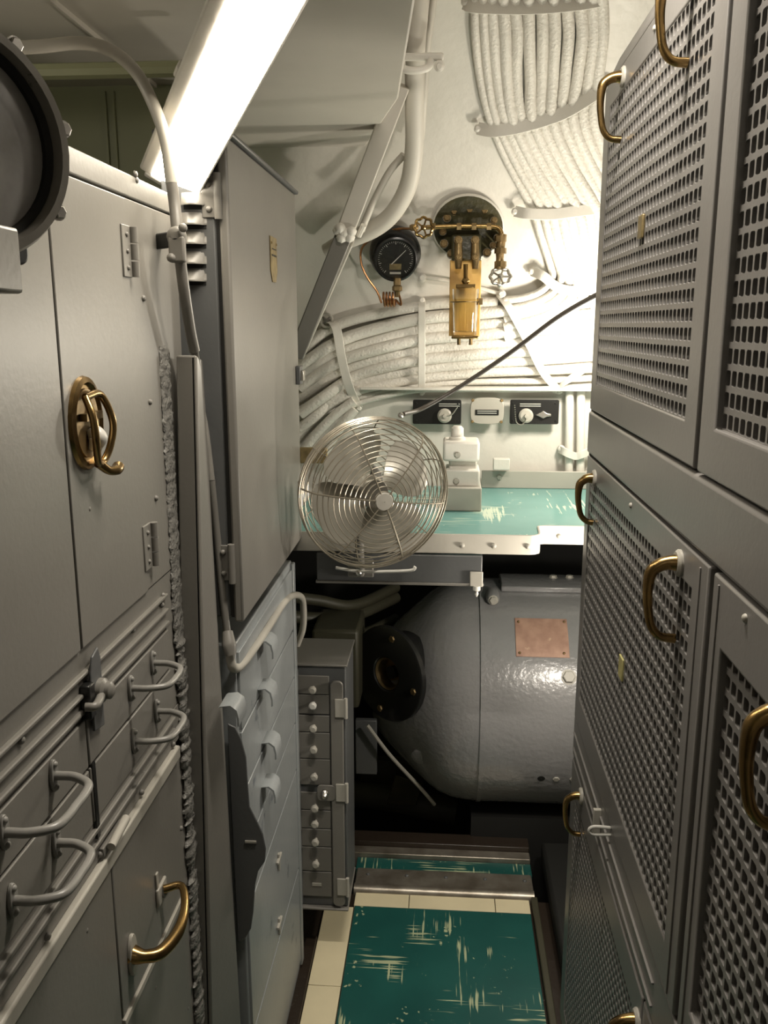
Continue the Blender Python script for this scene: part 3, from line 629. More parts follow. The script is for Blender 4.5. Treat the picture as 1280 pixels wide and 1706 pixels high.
# ================================================================== LOWER TAB-PULL CABINET
XC = -0.345; FC = sideX(XC)
lc = thing('tab_drawer_cabinet', 'bluish grey floor cabinet with curved tab pulls below the wall cabinet', 'cabinet', (-0.42, 1.64, 0.03))
MB(FC).box(1.355, 1.895, 0.0, 1.075, -0.14, -0.004).build('carcass', BLUEG, lc, bevel=0.003)
tabs = [(395, 1178), (452, 1072), (451, 1150), (457, 1238), (456, 1310)]
def curl(parent, px, py, s=1.0, m=BLUEG):
    u, v = lu(px, py, XC + 0.02); b = MB(FC); hw = 0.026 * s
    pr = [(-0.000, 0.012), (0.016, 0.014), (0.026, 0.006), (0.029, -0.008), (0.029, -0.020)]
    pr2 = pr + [(x - 0.003, y - 0.002) for x, y in reversed(pr)]
    vs = [(uu, v + y, x) for uu in (u - hw, u + hw) for x, y in pr2]; n_ = len(pr2)
    b.add(vs, [tuple(range(n_)), tuple(range(2 * n_ - 1, n_ - 1, -1))] + [(i, (i + 1) % n_, n_ + (i + 1) % n_, n_ + i) for i in range(n_)])
    return b.build('tab_pull', m, parent, ang=50)
for (z0, z1, tb) in ((0.915, 1.06, [0, 1]), (0.80, 0.912, [2]), (0.685, 0.797, [3]), (0.565, 0.682, [4])):
    d = MB(FC).box(1.362, 1.872, z0 + 0.001, z1 - 0.001, -0.006, 0.001).build('drawer', BLUEG, lc, bevel=0.0015)
    for i in tb: curl(d, *tabs[i])
for (z0, z1, pp) in ((0.30, 0.562, (462, 1430)), (0.04, 0.297, (463, 1537))):
    d = MB(FC).box(1.362, 1.872, z0 + 0.001, z1 - 0.001, -0.006, 0.001).build('drawer', BLUEG, lc, bevel=0.0015)
    u, v = lu(pp[0], pp[1], XC); b = MB(FC).box(u - 0.004, u + 0.004, v - 0.028, v + 0.012, 0.001, 0.006); b.box(u - 0.02, u + 0.02, v - 0.003, v + 0.003, 0.001, 0.007); b.build('cross_catch', GREYL, d, bevel=0.001)
MB(FC).box(1.874, 1.90, 0.02, 1.07, -0.01, 0.004).build('edge_strip', BLUEG, lc, bevel=0.003)
# shaped dark cover plate
cp = [(379, 1206), (392, 1212), (402, 1232), (410, 1262), (413, 1310), (416, 1345), (428, 1368), (438, 1390), (443, 1415), (441, 1436), (430, 1452), (425, 1475), (422, 1520), (418, 1548), (410, 1562), (396, 1571), (390, 1450), (384, 1330)]
pts = [fu(x, y, 1.345) for x, y in cp]
b = MB(front(1.345)).prism(pts, -0.004, 0.0)
sp = b.build('cover_plate', GREYD, None, bevel=0.0015); tag(sp, 'dark grey wavy-edged cover plate standing beside the post', 'cover')
u, v = fu(418, 1402, 1.345); q = MB(front(1.345)).box(u - 0.010, u + 0.010, v - 0.002, v + 0.002, 0.0, 0.002).build('slot_mark', GREYL, sp)

# ================================================================== SMALL DRAWER CABINET
YD = 1.95; FD = front(YD)
def fx_(px, py, Y=YD): return fu(px, py, Y)
sc = thing('parts_drawer_cabinet', 'narrow grey cabinet of ten small knobbed drawers left of the motor', 'cabinet', (-0.28, 2.0, 0.15))
L_, R_ = fx_(482, 1300)[0], fx_(578, 1300)[0]; top, bot = fx_(530, 1110)[1], fx_(530, 1508)[1]
MB(FD).box(L_, R_, bot, top, -0.17, 0.0).build('body', GREYD, sc, bevel=0.003)
MB(FD).box(L_ - 0.004, R_ + 0.004, top, top + 0.006, -0.175, 0.004).build('top_plate', GREY, sc, bevel=0.002)
MB(FD).box(L_ - 0.006, R_ + 0.002, bot - 0.006, bot, -0.17, 0.012).build('bottom_plate', GREY, sc, bevel=0.002)
rows = [(1124, 1156, 1144), (1156, 1189, 1170), (1190, 1219, 1208), (1219, 1263, 1243), (1263, 1307, 1288), (1318, 1348, 1340), (1348, 1379, 1366), (1379, 1409, 1396), (1409, 1450, 1432), (1450, 1492, None)]
for i, (a0, a1, kn) in enumerate(rows):
    z1, z0 = fx_(520, a0)[1], fx_(520, a1)[1]; x0 = L_ + 0.006; x1 = L_ + 0.104 if i not in (0, ) else L_ + 0.104
    d = MB(FD).box(x0, x1, z0 + 0.0013, z1 - 0.0013, 0.0, 0.004).build('drawer', GREY, sc, bevel=0.0012)
    kx = x0 + 0.060
    if kn:
        kz = fx_(524, kn)[1]
        MB(Frame(FD(kx, kz, 0.004), FD.u, FD.v, FD.n)).lathe([(0.004, 0), (0.004, 0.010), (0.0095, 0.014), (0.0095, 0.020), (0.006, 0.023)], n=14).build('knob', SILVER if i == 1 else GREYL, d, 'white painted knob' if i == 1 else None)
    else:
        MB(FD).box(kx - 0.012, kx + 0.012, (z0 + z1) / 2 - 0.004, (z0 + z1) / 2 + 0.004, 0.004, 0.006).build('worn_plate', GREYL, d)
bx0 = L_ + 0.108
b = MB(FD).prism(rrect(bx0, R_ - 0.006, bot + 0.008, fx_(560, 1132)[1], 0.012), 0.004, 0.012)
bar = b.build('locking_bar', GREY, sc, bevel=0.002)
u, v = fx_(543, 1316); MB(FD).prism(rrect(u - 0.020, bx0 + 0.01, v - 0.022, v + 0.020, 0.010), 0.010, 0.014).build('hasp', GREY, bar, bevel=0.001)
MB(Frame(FD(u, v, 0.014), FD.u, FD.v, FD.n)).lathe([(0.010, 0), (0.010, 0.006), (0.006, 0.010), (0.008, 0.016), (0.004, 0.022)], n=16).build('thumb_nut', STEEL, bar)
for py in (1176, 1316, 1472):
    z = fx_(570, py)[1]; MB(FD).box(R_ - 0.026, R_ + 0.003, z - 0.024, z + 0.024, 0.012, 0.016).build('hinge', GREYL, sc, bevel=0.0015)
    MB(Frame(FD(R_ + 0.001, z - 0.026, 0.014), FD.u, FD.n, FD.v)).lathe([(0.0045, 0), (0.0045, 0.052)], n=10).build('hinge_pin', GREYL, sc)
MB().box(-0.348, L_ + 0.002, 1.89, 2.05, bot + 0.01, top - 0.01).build('side_filler', GREYD, sc)
MB(FD).box(L_ - 0.014, L_ + 0.022, top - 0.004, top + 0.004, -0.02, 0.012).build('corner_bracket', GREYL, sc, bevel=0.002)

# ================================================================== DESK
ZD = 1.13; yn = at(820, 893, ZD, 2).y; yn2 = at(940, 878, ZD, 2).y; yf = 2.56
xl = at(505, 880, yn)[0] - 0.05; xn = at(902, 900, ZD, 2).x; xr_ = 0.62
dk = thing('desk', 'built-in desk with scuffed teal top and riveted grey edge', 'desk', (0.05, 2.2, 1.08))
poly = [(xl, yf), (xl, yn)] + [(xn - 0.022, yn)] + [(xn - 0.012, yn + 0.003), (xn - 0.003, yn + 0.012), (xn, yn + 0.03), (xn + 0.003, yn2 - 0.01), (xn + 0.012, yn2 - 0.003), (xn + 0.022, yn2), (xr_, yn2), (xr_, yf)]
MB().prism(poly, ZD - 0.02, ZD).build('desktop', TEAL, dk)
b = MB(); e = poly[1:-1]
b.strap([V((x, y, ZD - 0.017)) for x, y in e[:1]] + [V((x, y, ZD - 0.017)) for x, y in e[1:]], 0.045, 0.006, (0, 0, 1))
b = MB(); prev = None; th = 0.005; nn = len(e)
for i, (x, y) in enumerate(e):
    a_ = V(e[max(i - 1, 0)]).to_3d() if False else V((e[max(i - 1, 0)][0], e[max(i - 1, 0)][1], 0)); c_ = V((e[min(i + 1, nn - 1)][0], e[min(i + 1, nn - 1)][1], 0))
    t_ = (c_ - a_).normalized(); o_ = V((t_.y, -t_.x, 0)) * th
    p_ = V((x, y, 0)); b.v += [p_ + V((0, 0, ZD + 0.004)), p_ + o_ + V((0, 0, ZD + 0.004)), p_ + o_ + V((0, 0, ZD - 0.042)), p_ + V((0, 0, ZD - 0.042))]
    if i:
        for j in range(4): b.f.append(((i - 1) * 4 + j, (i - 1) * 4 + (j + 1) % 4, i * 4 + (j + 1) % 4, i * 4 + j))
b.f += [(0, 1, 2, 3), (nn * 4 - 1, nn * 4 - 2, nn * 4 - 3, nn * 4 - 4)]
b.build('edge_trim', GREYL, dk, bevel=0.001)
for px in (770, 823, 880):
    p = at(px, 908, yn - th); rivet(dk, front(yn - th), p.x, ZD - 0.022, 0.0062, 0, GREYL)
p = at(932, 889, yn2 - th); rivet(dk, front(yn2 - th), p.x, ZD - 0.022, 0.0062, 0, GREYL)
yb = 2.535
p = at(803, 784, yb); MB().box(p.x, xr_, yb, yb + 0.01, ZD, p.z).build('backsplash', GREYL, dk, bevel=0.002)
q = at(832, 795, yb); rivet(dk, front(yb), q.x, q.z, 0.008, 0, GREYL, name='bolt_head', fn=hexbolt)
MB().box(-0.10, 0.10, yf - 0.28, yf - 0.02, ZD - 0.06, ZD - 0.02).build('support', GREYD, dk)
# drawer box under the desk front
db = thing('under_desk_box', 'long dark grey box slung under the desk edge behind the fan', 'box', (-0.1, yn + 0.03, 1.0))
YB = yn - 0.012; x0, z1 = fu(528, 930, YB); x1, z0 = fu(803, 973, YB); x0 = fu(528, 960, YB)[0]
z1 = ZD - 0.045
MB().box(x0, x1, YB, YB + 0.16, z0, z1).build('body', GREYD, db, bevel=0.002)
MB().box(x0 - 0.002, x1 + 0.004, YB - 0.004, YB + 0.01, z0 - 0.005, z0 + 0.001).build('lip', GREY, db, bevel=0.001)
MB().box(x1 - 0.028, x1 + 0.002, YB - 0.006, YB, z0 - 0.006, z0 + 0.030).build('latch', GREYL, db, bevel=0.002)
MB(Frame((x1 - 0.012, YB - 0.002, z0 - 0.030), (1, 0, 0), (0, 1, 0), (0, 0, 1))).lathe([(0.002, 0), (0.005, 0.006), (0.004, 0.012), (0.009, 0.016), (0.009, 0.026)], n=12).build('toggle', SILVER, db)

# ================================================================== MOTOR / GENERATOR
mt = thing('motor_casing', 'big glossy grey cylindrical motor casing under the desk', 'motor', (0.25, 2.66, 0.25))
YM = 2.66; seam = at(805, 1150, 2.32)
# axis parallel to X; find centre height from top and bottom tangents
RM = 0.355; zb_ = at(805, 1335, YM - 0.16).z; ZM = zb_ + RM * 0.90
AX = Frame((seam.x, YM, ZM), (0, -1, 0), (0, 0, 1), (1, 0, 0))     # w runs to +X
b = MB(AX); b.lathe([(RM, 0.002), (RM, 0.55), (RM * 0.9, 0.58)], n=72, cap=True); b.build('barrel', MOTOR, mt, ang=30)
BELL = [(0.0, 0.998), (0.04, 0.992), (0.08, 0.975), (0.12, 0.935), (0.16, 0.86), (0.20, 0.76), (0.25, 0.63), (0.30, 0.49), (0.335, 0.36), (0.345, 0.1)]
def bell_r(s):
    for (a, c), (a2, c2) in zip(BELL, BELL[1:]):
        if s <= a2: return RM * (c + (c2 - c) * (max(s, 0) - a) / (a2 - a))
    return 0
b = MB(AX); b.lathe([(RM * c, -a) for a, c in BELL], n=72); b.build('end_bell', MOTOR, mt, ang=50)
b = MB(AX); b.lathe([(RM * 0.99, -0.006), (RM + 0.004, -0.006), (RM + 0.004, 0.006), (RM * 0.99, 0.006)], n=72, cap=False); b.build('seam_flange', MOTOR, mt)
# black bearing cap
cc = None; d_ = ray(662, 1117)
for q_ in range(2000):
    p = EYE + d_ * (1.8 + q_ * 0.0006); s_ = seam.x - p.x
    if s_ < 0.35 and math.hypot(p.y - YM, p.z - ZM) < bell_r(s_): cc = p; break
nrm = V((-0.66, -0.75, 0.05)).normalized(); f = frame_at(cc, nrm); f.o = f.o + f.n * 0.040; RC = 0.0545 * (cc - EYE).length
b = MB(f); b.lathe([(RC * 0.78, -0.09), (RC * 0.80, -0.016), (RC * 0.93, -0.014), (RC, -0.012), (RC, 0.004), (RC * 0.96, 0.008), (RC * 0.38, 0.008), (RC * 0.36, 0.004), (RC * 0.34, 0.004)], n=48, cap=False); b.build('bearing_cap', BLACK, mt, 'round black bearing cap with four bolts')
MB(f).lathe([(RC * 0.34, 0.004), (RC * 0.30, -0.001), (RC * 0.27, -0.03), (0.001, -0.03)], n=32, cap=False).build('bore', BRONZE, mt)
MB(f).lathe([(RC * 0.13, -0.03), (RC * 0.13, -0.012), (0.001, -0.010)], n=24, cap=False).build('shaft_end', BLACK, mt)
for aa in (80, 350, 260, 175): a = R(aa); inst('bolt', shared('hex_bolt', hexbolt, BRONZE), mt, f.mat(RC * 0.80 * math.cos(a), RC * 0.80 * math.sin(a), 0.006, 0.0105))
# fitted collar behind the cap
# nameplate on the barrel, curved strip
def on_barrel(px, py, off=0.0):
    d = ray(px, py); ox, oy = EYE.y - YM, EYE.z - ZM; A_ = d.y ** 2 + d.z ** 2; Bq = 2 * (ox * d.y + oy * d.z); Cq = ox * ox + oy * oy - (RM + off) ** 2
    D_ = Bq * Bq - 4 * A_ * Cq
    t = (-Bq - math.sqrt(max(D_, 0))) / (2 * A_); return EYE + d * t
def barrel_frame(px, py, off=0):
    p = on_barrel(px, py, off); n_ = V((0, p.y - YM, p.z - ZM)).normalized(); return Frame(p, (1, 0, 0), n_.cross(V((1, 0, 0))) * (1 if n_.cross(V((1, 0, 0))).z > 0 else -1), n_)
pa, pb = on_barrel(859, 1060), on_barrel(947, 1060); t0, t1 = on_barrel(900, 1031), on_barrel(900, 1095)
a0 = math.atan2(t0.z - ZM, YM - t0.y); a1 = math.atan2(t1.z - ZM, YM - t1.y)
def arc_plate(x0, x1, a0, a1, r0, r1, n_=10):
    b = MB()
    for i in range(n_ + 1):
        a = a0 + (a1 - a0) * i / n_
        for x, r in ((x0, r0), (x0, r1), (x1, r1), (x1, r0)): b.v.append(V((x, YM - r * math.cos(a), ZM + r * math.sin(a))))
        if i:
            for j in range(4): b.f.append(((i - 1) * 4 + j, (i - 1) * 4 + (j + 1) % 4, i * 4 + (j + 1) % 4, i * 4 + j))
    b.f += [(0, 1, 2, 3), (n_ * 4 + 3, n_ * 4 + 2, n_ * 4 + 1, n_ * 4)]; return b
npt = arc_plate(pa.x, pb.x, a0, a1, RM - 0.001, RM + 0.0025).build('nameplate', CPLATE, mt, 'blank worn copper nameplate', bevel=0.0008)
for px, py in ((864, 1037), (940, 1037), (866, 1088), (940, 1089)): inst('rivet', shared('plate_rivet', dome, BRONZE), npt, barrel_frame(px, py).mat(0, 0, 0.0025, 0.0042))
inst('bolt', shared('hex_bolt', hexbolt, GREYL), mt, barrel_frame(948, 1128).mat(0, 0, 0.0, 0.018))
inst('bolt', shared('hex_bolt', hexbolt, GREYL), mt, barrel_frame(927, 1298).mat(0, 0, -0.004, 0.010))
inst('bolt', shared('hex_bolt', hexbolt, GREYL), mt, barrel_frame(955, 1298).mat(0, 0, -0.004, 0.010))
MB(barrel_frame(902, 1297)).lathe([(0.011, 0.0005), (0.001, 0.001)], n=20, cap=False).build('bolt_hole_shade', DARK, mt)  # flat dark disc painted as the shade inside a hole
# top lifting pad and boss
tp = on_barrel(880, 985); a_t = math.atan2(tp.z - ZM, YM - tp.y)
xa, xb = on_barrel(835, 985).x, on_barrel(1010, 985).x
arc_plate(xa, xb, a_t - 0.02, a_t + 0.35, RM - 0.001, RM + 0.018).build('lifting_pad', MOTOR, mt, bevel=0.004)
for px in (922, 949): inst('bolt', shared('hex_bolt', hexbolt, GREYL), mt, barrel_frame(px, 962, 0.018).mat(0, 0, 0.0, 0.011))
p = on_barrel(822, 998, 0.02); b = MB(Frame(p, (1, 0, 0), (0, 0, 1), (0, -1, 0))); b.lathe([(0.022, -0.05), (0.020, 0.0), (0.014, 0.010)], n=18); b.build('boss', MOTOR, mt)
inst('bolt', shared('hex_bolt', hexbolt, GREYL), mt, Frame(p, (1, 0, 0), (0, 0, 1), (0, -1, 0)).mat(0, 0, 0.010, 0.012))
p = at(729, 1268, 2.38); MB(frame_at(p, (-0.25, -0.9, -0.3))).box(-0.012, 0.012, -0.010, 0.010, -0.03, 0.010).build('drain_lug', GREYL, mt, bevel=0.002)
p = at(700, 1262, 2.40); MB(frame_at(p, (-0.3, -0.85, -0.35))).lathe([(0.03, -0.03), (0.028, 0.002), (0.016, 0.004)], n=20).build('drain_boss', MOTOR, mt)
# cradle under the casing
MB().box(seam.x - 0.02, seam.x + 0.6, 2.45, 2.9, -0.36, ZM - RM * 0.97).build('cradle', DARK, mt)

# ================================================================== SILL
sl = thing('threshold', 'worn steel threshold and step plates at the end of the green floor', 'threshold', (0.0, 2.25, 0.0))
p0, p1 = at(590, 1488, 0.012, 2), at(893, 1504, 0.012, 2)
MB().tube([(-0.245, 2.212, -0.001), (0.272, 2.212, -0.001)], 0.019, n=16, sm=1).build('nosing', SILLM, sl, 'shiny rounded steel nosing')
MB().box(-0.245, 0.272, 2.205, 2.30, 0.0, 0.012).build('step_plate', SILLM, sl, bevel=0.003)
for i in range(5): rivet(sl, WORLD, -0.21 + i * 0.115, 2.268, 0.006, 0.012, GREYD)
MB().box(-0.25, 0.275, 2.302, 2.36, -0.02, 0.006).build('green_strip', GREENF, sl, bevel=0.001)
MB().box(-0.27, 0.275, 2.362, 2.40, -0.03, 0.020).build('rear_rail', SILLM, sl, bevel=0.003)
MB().box(-0.27, 0.275, 2.40, 2.46, -0.03, 0.035).build('rear_rail', GRIME, sl, bevel=0.003)
# dim machinery left of and below the motor
dm = []
def dtube(name, label, cat, pts, r, m=DOLIVE, n=12):
    o = MB().tube(pts, r, n=n).build(name, m); tag(o, label, cat); return o
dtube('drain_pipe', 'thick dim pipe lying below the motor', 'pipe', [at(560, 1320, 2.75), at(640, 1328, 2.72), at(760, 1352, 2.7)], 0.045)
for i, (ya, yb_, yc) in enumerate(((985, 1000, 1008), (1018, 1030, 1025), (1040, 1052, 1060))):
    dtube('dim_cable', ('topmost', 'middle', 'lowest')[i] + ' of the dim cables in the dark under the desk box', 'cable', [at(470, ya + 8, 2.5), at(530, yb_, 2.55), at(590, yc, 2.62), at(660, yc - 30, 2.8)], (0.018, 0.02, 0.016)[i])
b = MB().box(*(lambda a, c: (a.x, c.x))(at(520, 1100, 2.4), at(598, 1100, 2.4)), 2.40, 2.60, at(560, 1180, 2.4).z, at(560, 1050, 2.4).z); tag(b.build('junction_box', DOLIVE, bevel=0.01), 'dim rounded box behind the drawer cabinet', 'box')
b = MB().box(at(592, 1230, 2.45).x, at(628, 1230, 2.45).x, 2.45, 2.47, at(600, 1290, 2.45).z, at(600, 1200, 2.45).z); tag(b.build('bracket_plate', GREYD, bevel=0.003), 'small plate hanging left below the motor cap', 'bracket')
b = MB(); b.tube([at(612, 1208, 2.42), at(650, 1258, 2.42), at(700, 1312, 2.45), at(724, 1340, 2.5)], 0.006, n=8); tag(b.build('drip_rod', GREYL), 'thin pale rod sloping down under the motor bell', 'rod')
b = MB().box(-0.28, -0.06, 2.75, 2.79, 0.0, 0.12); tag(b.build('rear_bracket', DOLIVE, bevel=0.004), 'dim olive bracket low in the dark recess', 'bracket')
b = MB().prism([(0, 0), (0.10, 0.0), (0.12, 0.08), (0.03, 0.11)], 0.0, 0.02, Frame((-0.18, 2.66, 0.02), (1, 0, 0), (0, 0, 1), (0, -1, 0))); tag(b.build('foot_plate', GREENY, bevel=0.003), 'dim yellowish foot plate beneath the motor', 'bracket')
# dark deck gear at the right below the rack edge
b = MB().box(0.31, 0.42, 1.78, 2.4, 0.0, 0.06); tag(b.build('pump_base', DARK, bevel=0.01), 'dark machinery base on the deck behind the right rack', 'base')

# ================================================================== FAN
YFN = 1.76
oc = at(626, 824, YFN); toc = (EYE - oc).normalized()
fnn = (toc + rt * 0.36 - up * 0.30).normalized(); f = frame_at(oc, fnn); RF = 0.160
fan = thing('desk_fan', 'round wire-guarded desk fan hanging in front of the desk', 'fan', tuple(oc + V((0, 0.05, -0.16))))
def ringpts(r, w_, n_=48): return [(r * math.cos(2 * math.pi * i / n_), r * math.sin(2 * math.pi * i / n_), w_) for i in range(n_)]
def dome_w(r): t = r / RF; return 0.052 * math.sqrt(max(0, 1 - (t * 0.985) ** 2.6)) if t < 1 else 0.0
rs = [0.021 + i * 0.01035 for i in range(14)]
for r_ in rs:
    MB(f).tube(ringpts(r_, dome_w(r_)), 0.0011, n=6, closed=True, world=False, sm=1).build('guard_ring', WIRE, fan)
for r_, w_, th in ((RF, -0.004, 0.0022), (RF * 1.005, -0.014, 0.0016), (RF * 1.0, 0.006, 0.0013), (RF * 0.995, -0.026, 0.0013), (RF * 0.975, -0.040, 0.0013), (RF * 0.93, -0.052, 0.0013), (RF * 0.87, -0.062, 0.0013), (RF * 0.80, -0.069, 0.0013), (RF * 0.72, -0.075, 0.0013), (RF * 0.63, -0.079, 0.0013), (RF * 0.54, -0.082, 0.0013), (RF * 0.45, -0.084, 0.0013), (RF * 0.36, -0.085, 0.0013)):
    MB(f).tube(ringpts(r_, w_), th, n=6, closed=True, world=False, sm=1).build('guard_ring', WIRE, fan)
for k in range(6):
    a = R(k * 60 + 52)
    for da in (-0.008, 0.008):
        pts = []
        for i in range(9):
            r_ = 0.016 + (RF - 0.016) * i / 8; aa = a + da * (0.02 / max(r_, 0.02)) * 3
            pts.append((r_ * math.cos(aa), r_ * math.sin(aa), dome_w(r_) + 0.0022 if i < 8 else 0.0))
        if da > 0 or k % 2 == 0: MB(f).tube(pts, 0.0013, n=6, world=False, sm=2).build('guard_spoke', WIRE, fan)
for k in range(6):
    a = R(k * 60 + 22)
    pts = [(r_ * RF * math.cos(a), r_ * RF * math.sin(a), w_) for r_, w_ in ((0.3, -0.086), (0.54, -0.083), (0.72, -0.076), (0.87, -0.063), (0.975, -0.041), (1.005, -0.014), (1.0, 0.0))]
    MB(f).tube(pts, 0.0014, n=6, world=False, sm=2).build('rear_spoke', WIRE, fan)
MB(Frame(f(0, 0, 0.050), f.u, f.v, f.n)).lathe([(0.0185, 0), (0.0195, 0.003), (0.0175, 0.006), (0.001, 0.007)], n=28, cap=False).build('badge', GREYL, fan)
MB(f).lathe([(0.030, -0.006), (0.032, -0.01), (0.032, -0.045), (0.02, -0.05), (0.02, -0.004)], n=24).build('blade_hub', STEEL, fan)
for k in range(4):     # twisted blades
    b = MB(f); NU, NV = 8, 6
    for i in range(NU + 1):
        r_ = 0.028 + 0.103 * i / NU
        spread = 0.62 * (0.45 + 0.75 * math.sin(math.pi * (0.15 + 0.62 * i / NU)))
        for j in range(NV + 1):
            t = j / NV - 0.5; a = k * math.pi / 2 + 0.5 + t * spread * 2 * (1 if i < NU else 0.8)
            b.v.append(f(r_ * math.cos(a), r_ * math.sin(a), -0.026 + t * 0.036 * (1 - 0.35 * i / NU)))
    o_ = len(b.v)
    b.v += [p_ - f.n * 0.0015 for p_ in b.v[:]]
    W_ = NV + 1
    for i in range(NU):
        for j in range(NV): a = i * W_ + j; b.f += [(a, a + 1, a + W_ + 1, a + W_), (o_ + a, o_ + a + W_, o_ + a + W_ + 1, o_ + a + 1)]
    b.build('blade', BLADE, fan)
MB(Frame(f(0, 0, -0.16), f.u, f.v, f.n)).lathe([(0.018, -0.004), (0.036, 0.0), (0.045, 0.02), (0.048, 0.07), (0.044, 0.074), (0.02, 0.08)], n=28).build('motor_housing', GREY, fan)
for px, py in ((668, 692), (501, 804), (598, 954)):
    p = at(px, py, YFN); q = MB(frame_at(p, -fw)); q.lathe([(0.0045, -0.008), (0.0055, 0.0), (0.006, 0.004), (0.003, 0.008)], n=12); q.build('guard_clip', STEEL, fan)
MB().tube([at(560, 946, YFN + 0.01), at(600, 952, YFN), at(650, 952, YFN - 0.005), at(686, 950, YFN - 0.01), at(692, 944, YFN - 0.01)], 0.0035, n=8).build('carry_loop', SILVER, fan)
# stand: yoke from motor housing to the under-desk box
pm = f(0, 0, -0.12); MB().tube([pm, pm + V((0, 0.0, -0.06)), V((pm.x, YB - 0.012, z0 + 0.035)), V((pm.x, YB - 0.003, z0 + 0.03))], 0.010, n=12).build('yoke', GREY, fan)
MB().box(pm.x - 0.03, pm.x + 0.03, YB - 0.008, YB, z0 + 0.012, z0 + 0.055).build('foot', GREY, fan, bevel=0.003)
# cord from top of fan to the rack
c0 = at(672, 690, YFN); tag(MB().tube([c0, at(705, 680, 1.84), at(770, 642, 1.86), at(850, 588, 1.84), at(930, 528, 1.80), at(1000, 488, 1.77), at(1040, 470, 1.76)], 0.0048, n=10).build('fan_cord', RUBBER), 'dark rubber cord slanting from the fan top up to the right rack', 'cord')

# ================================================================== DEVICE ON DESK, BACK PANEL FITTINGS
yd_ = 2.22
sw = thing('switch_block', 'white painted switch block with top knob standing on the desk behind the fan', 'switch', (at(775, 830, yd_).x, yd_ + 0.05, ZD))
def fbox(b, x0, y0, x1, y1, Y, d): a, c = at(x0, y1, Y), at(x1, y0, Y); return b.box(a.x, c.x, Y, Y + d, a.z, c.z)
a = at(735, 845, yd_ - 0.02); c = at(803, 813, yd_ - 0.02); MB().box(a.x, c.x, yd_ - 0.02, yd_ + 0.16, ZD, c.z).build('plinth', GREYL, sw, bevel=0.003)
fbox(MB(), 742, 783, 800, 811, yd_, 0.10).build('lower_block', WHITE, sw, bevel=0.005)
b = fbox(MB(), 748, 768, 795, 784, yd_ + 0.02, 0.07); b.build('neck', WHITE, sw, bevel=0.004)
fbox(MB(), 738, 736, 800, 769, yd_, 0.10).build('upper_block', WHITE, sw, bevel=0.007)
p = at(762, 736, yd_ + 0.04); MB(Frame(p, (1, 0, 0), (0, 1, 0), (0, 0, 1))).lathe([(0.024, -0.004), (0.021, 0.012), (0.017, 0.014), (0.016, 0.036), (0.010, 0.042)], n=20).build('knob', WHITE, sw)
for px, py in ((762, 758), (760, 802)): p = at(px, py, yd_); inst('bolt', shared('hex_bolt', hexbolt, GREYL), sw, front(yd_).mat(p.x, p.z, 0, 0.007))
tag(fbox(MB(), 822, 765, 850, 783, 2.50, 0.03).build('white_bracket', WHITE, bevel=0.002), 'small white angle bracket at the back of the desk', 'bracket')
tag(fbox(MB(), 500, 746, 545, 772, 2.0, 0.01).build('label_plate', OLDBRASS, bevel=0.002), 'small engraved plate partly hidden left of the fan', 'plate')
# vertical pipes in the corner right
for i, px in enumerate((949, 968)):
    tag(MB().tube([hp(px, 650, 0.02), hp(px - 1, 790, 0.02)], 0.0125, n=14, sm=1).build('riser_pipe', WHITE), ('left', 'right')[i] + ' one of the two white riser pipes at the back of the desk', 'pipe', 'riser pipes')
cl = MB().strap([hp(932, 748, 0.01), hp(940, 752, 0.036), hp(950, 757, 0.04), hp(960, 760, 0.034), hp(970, 757, 0.04), hp(985, 750, 0.03)], 0.022, 0.006, (0, 0, 1)).build('riser_clamp', WHITE, bevel=0.002); tag(cl, 'wavy white clamp holding the two riser pipes', 'clamp')
p = hp(936, 748, 0.016); MB(frame_at(p, (0, -1, 0))).lathe([(0.011, -0.012), (0.011, 0.004), (0.006, 0.008)], n=14).build('bolt', WHITE, cl)
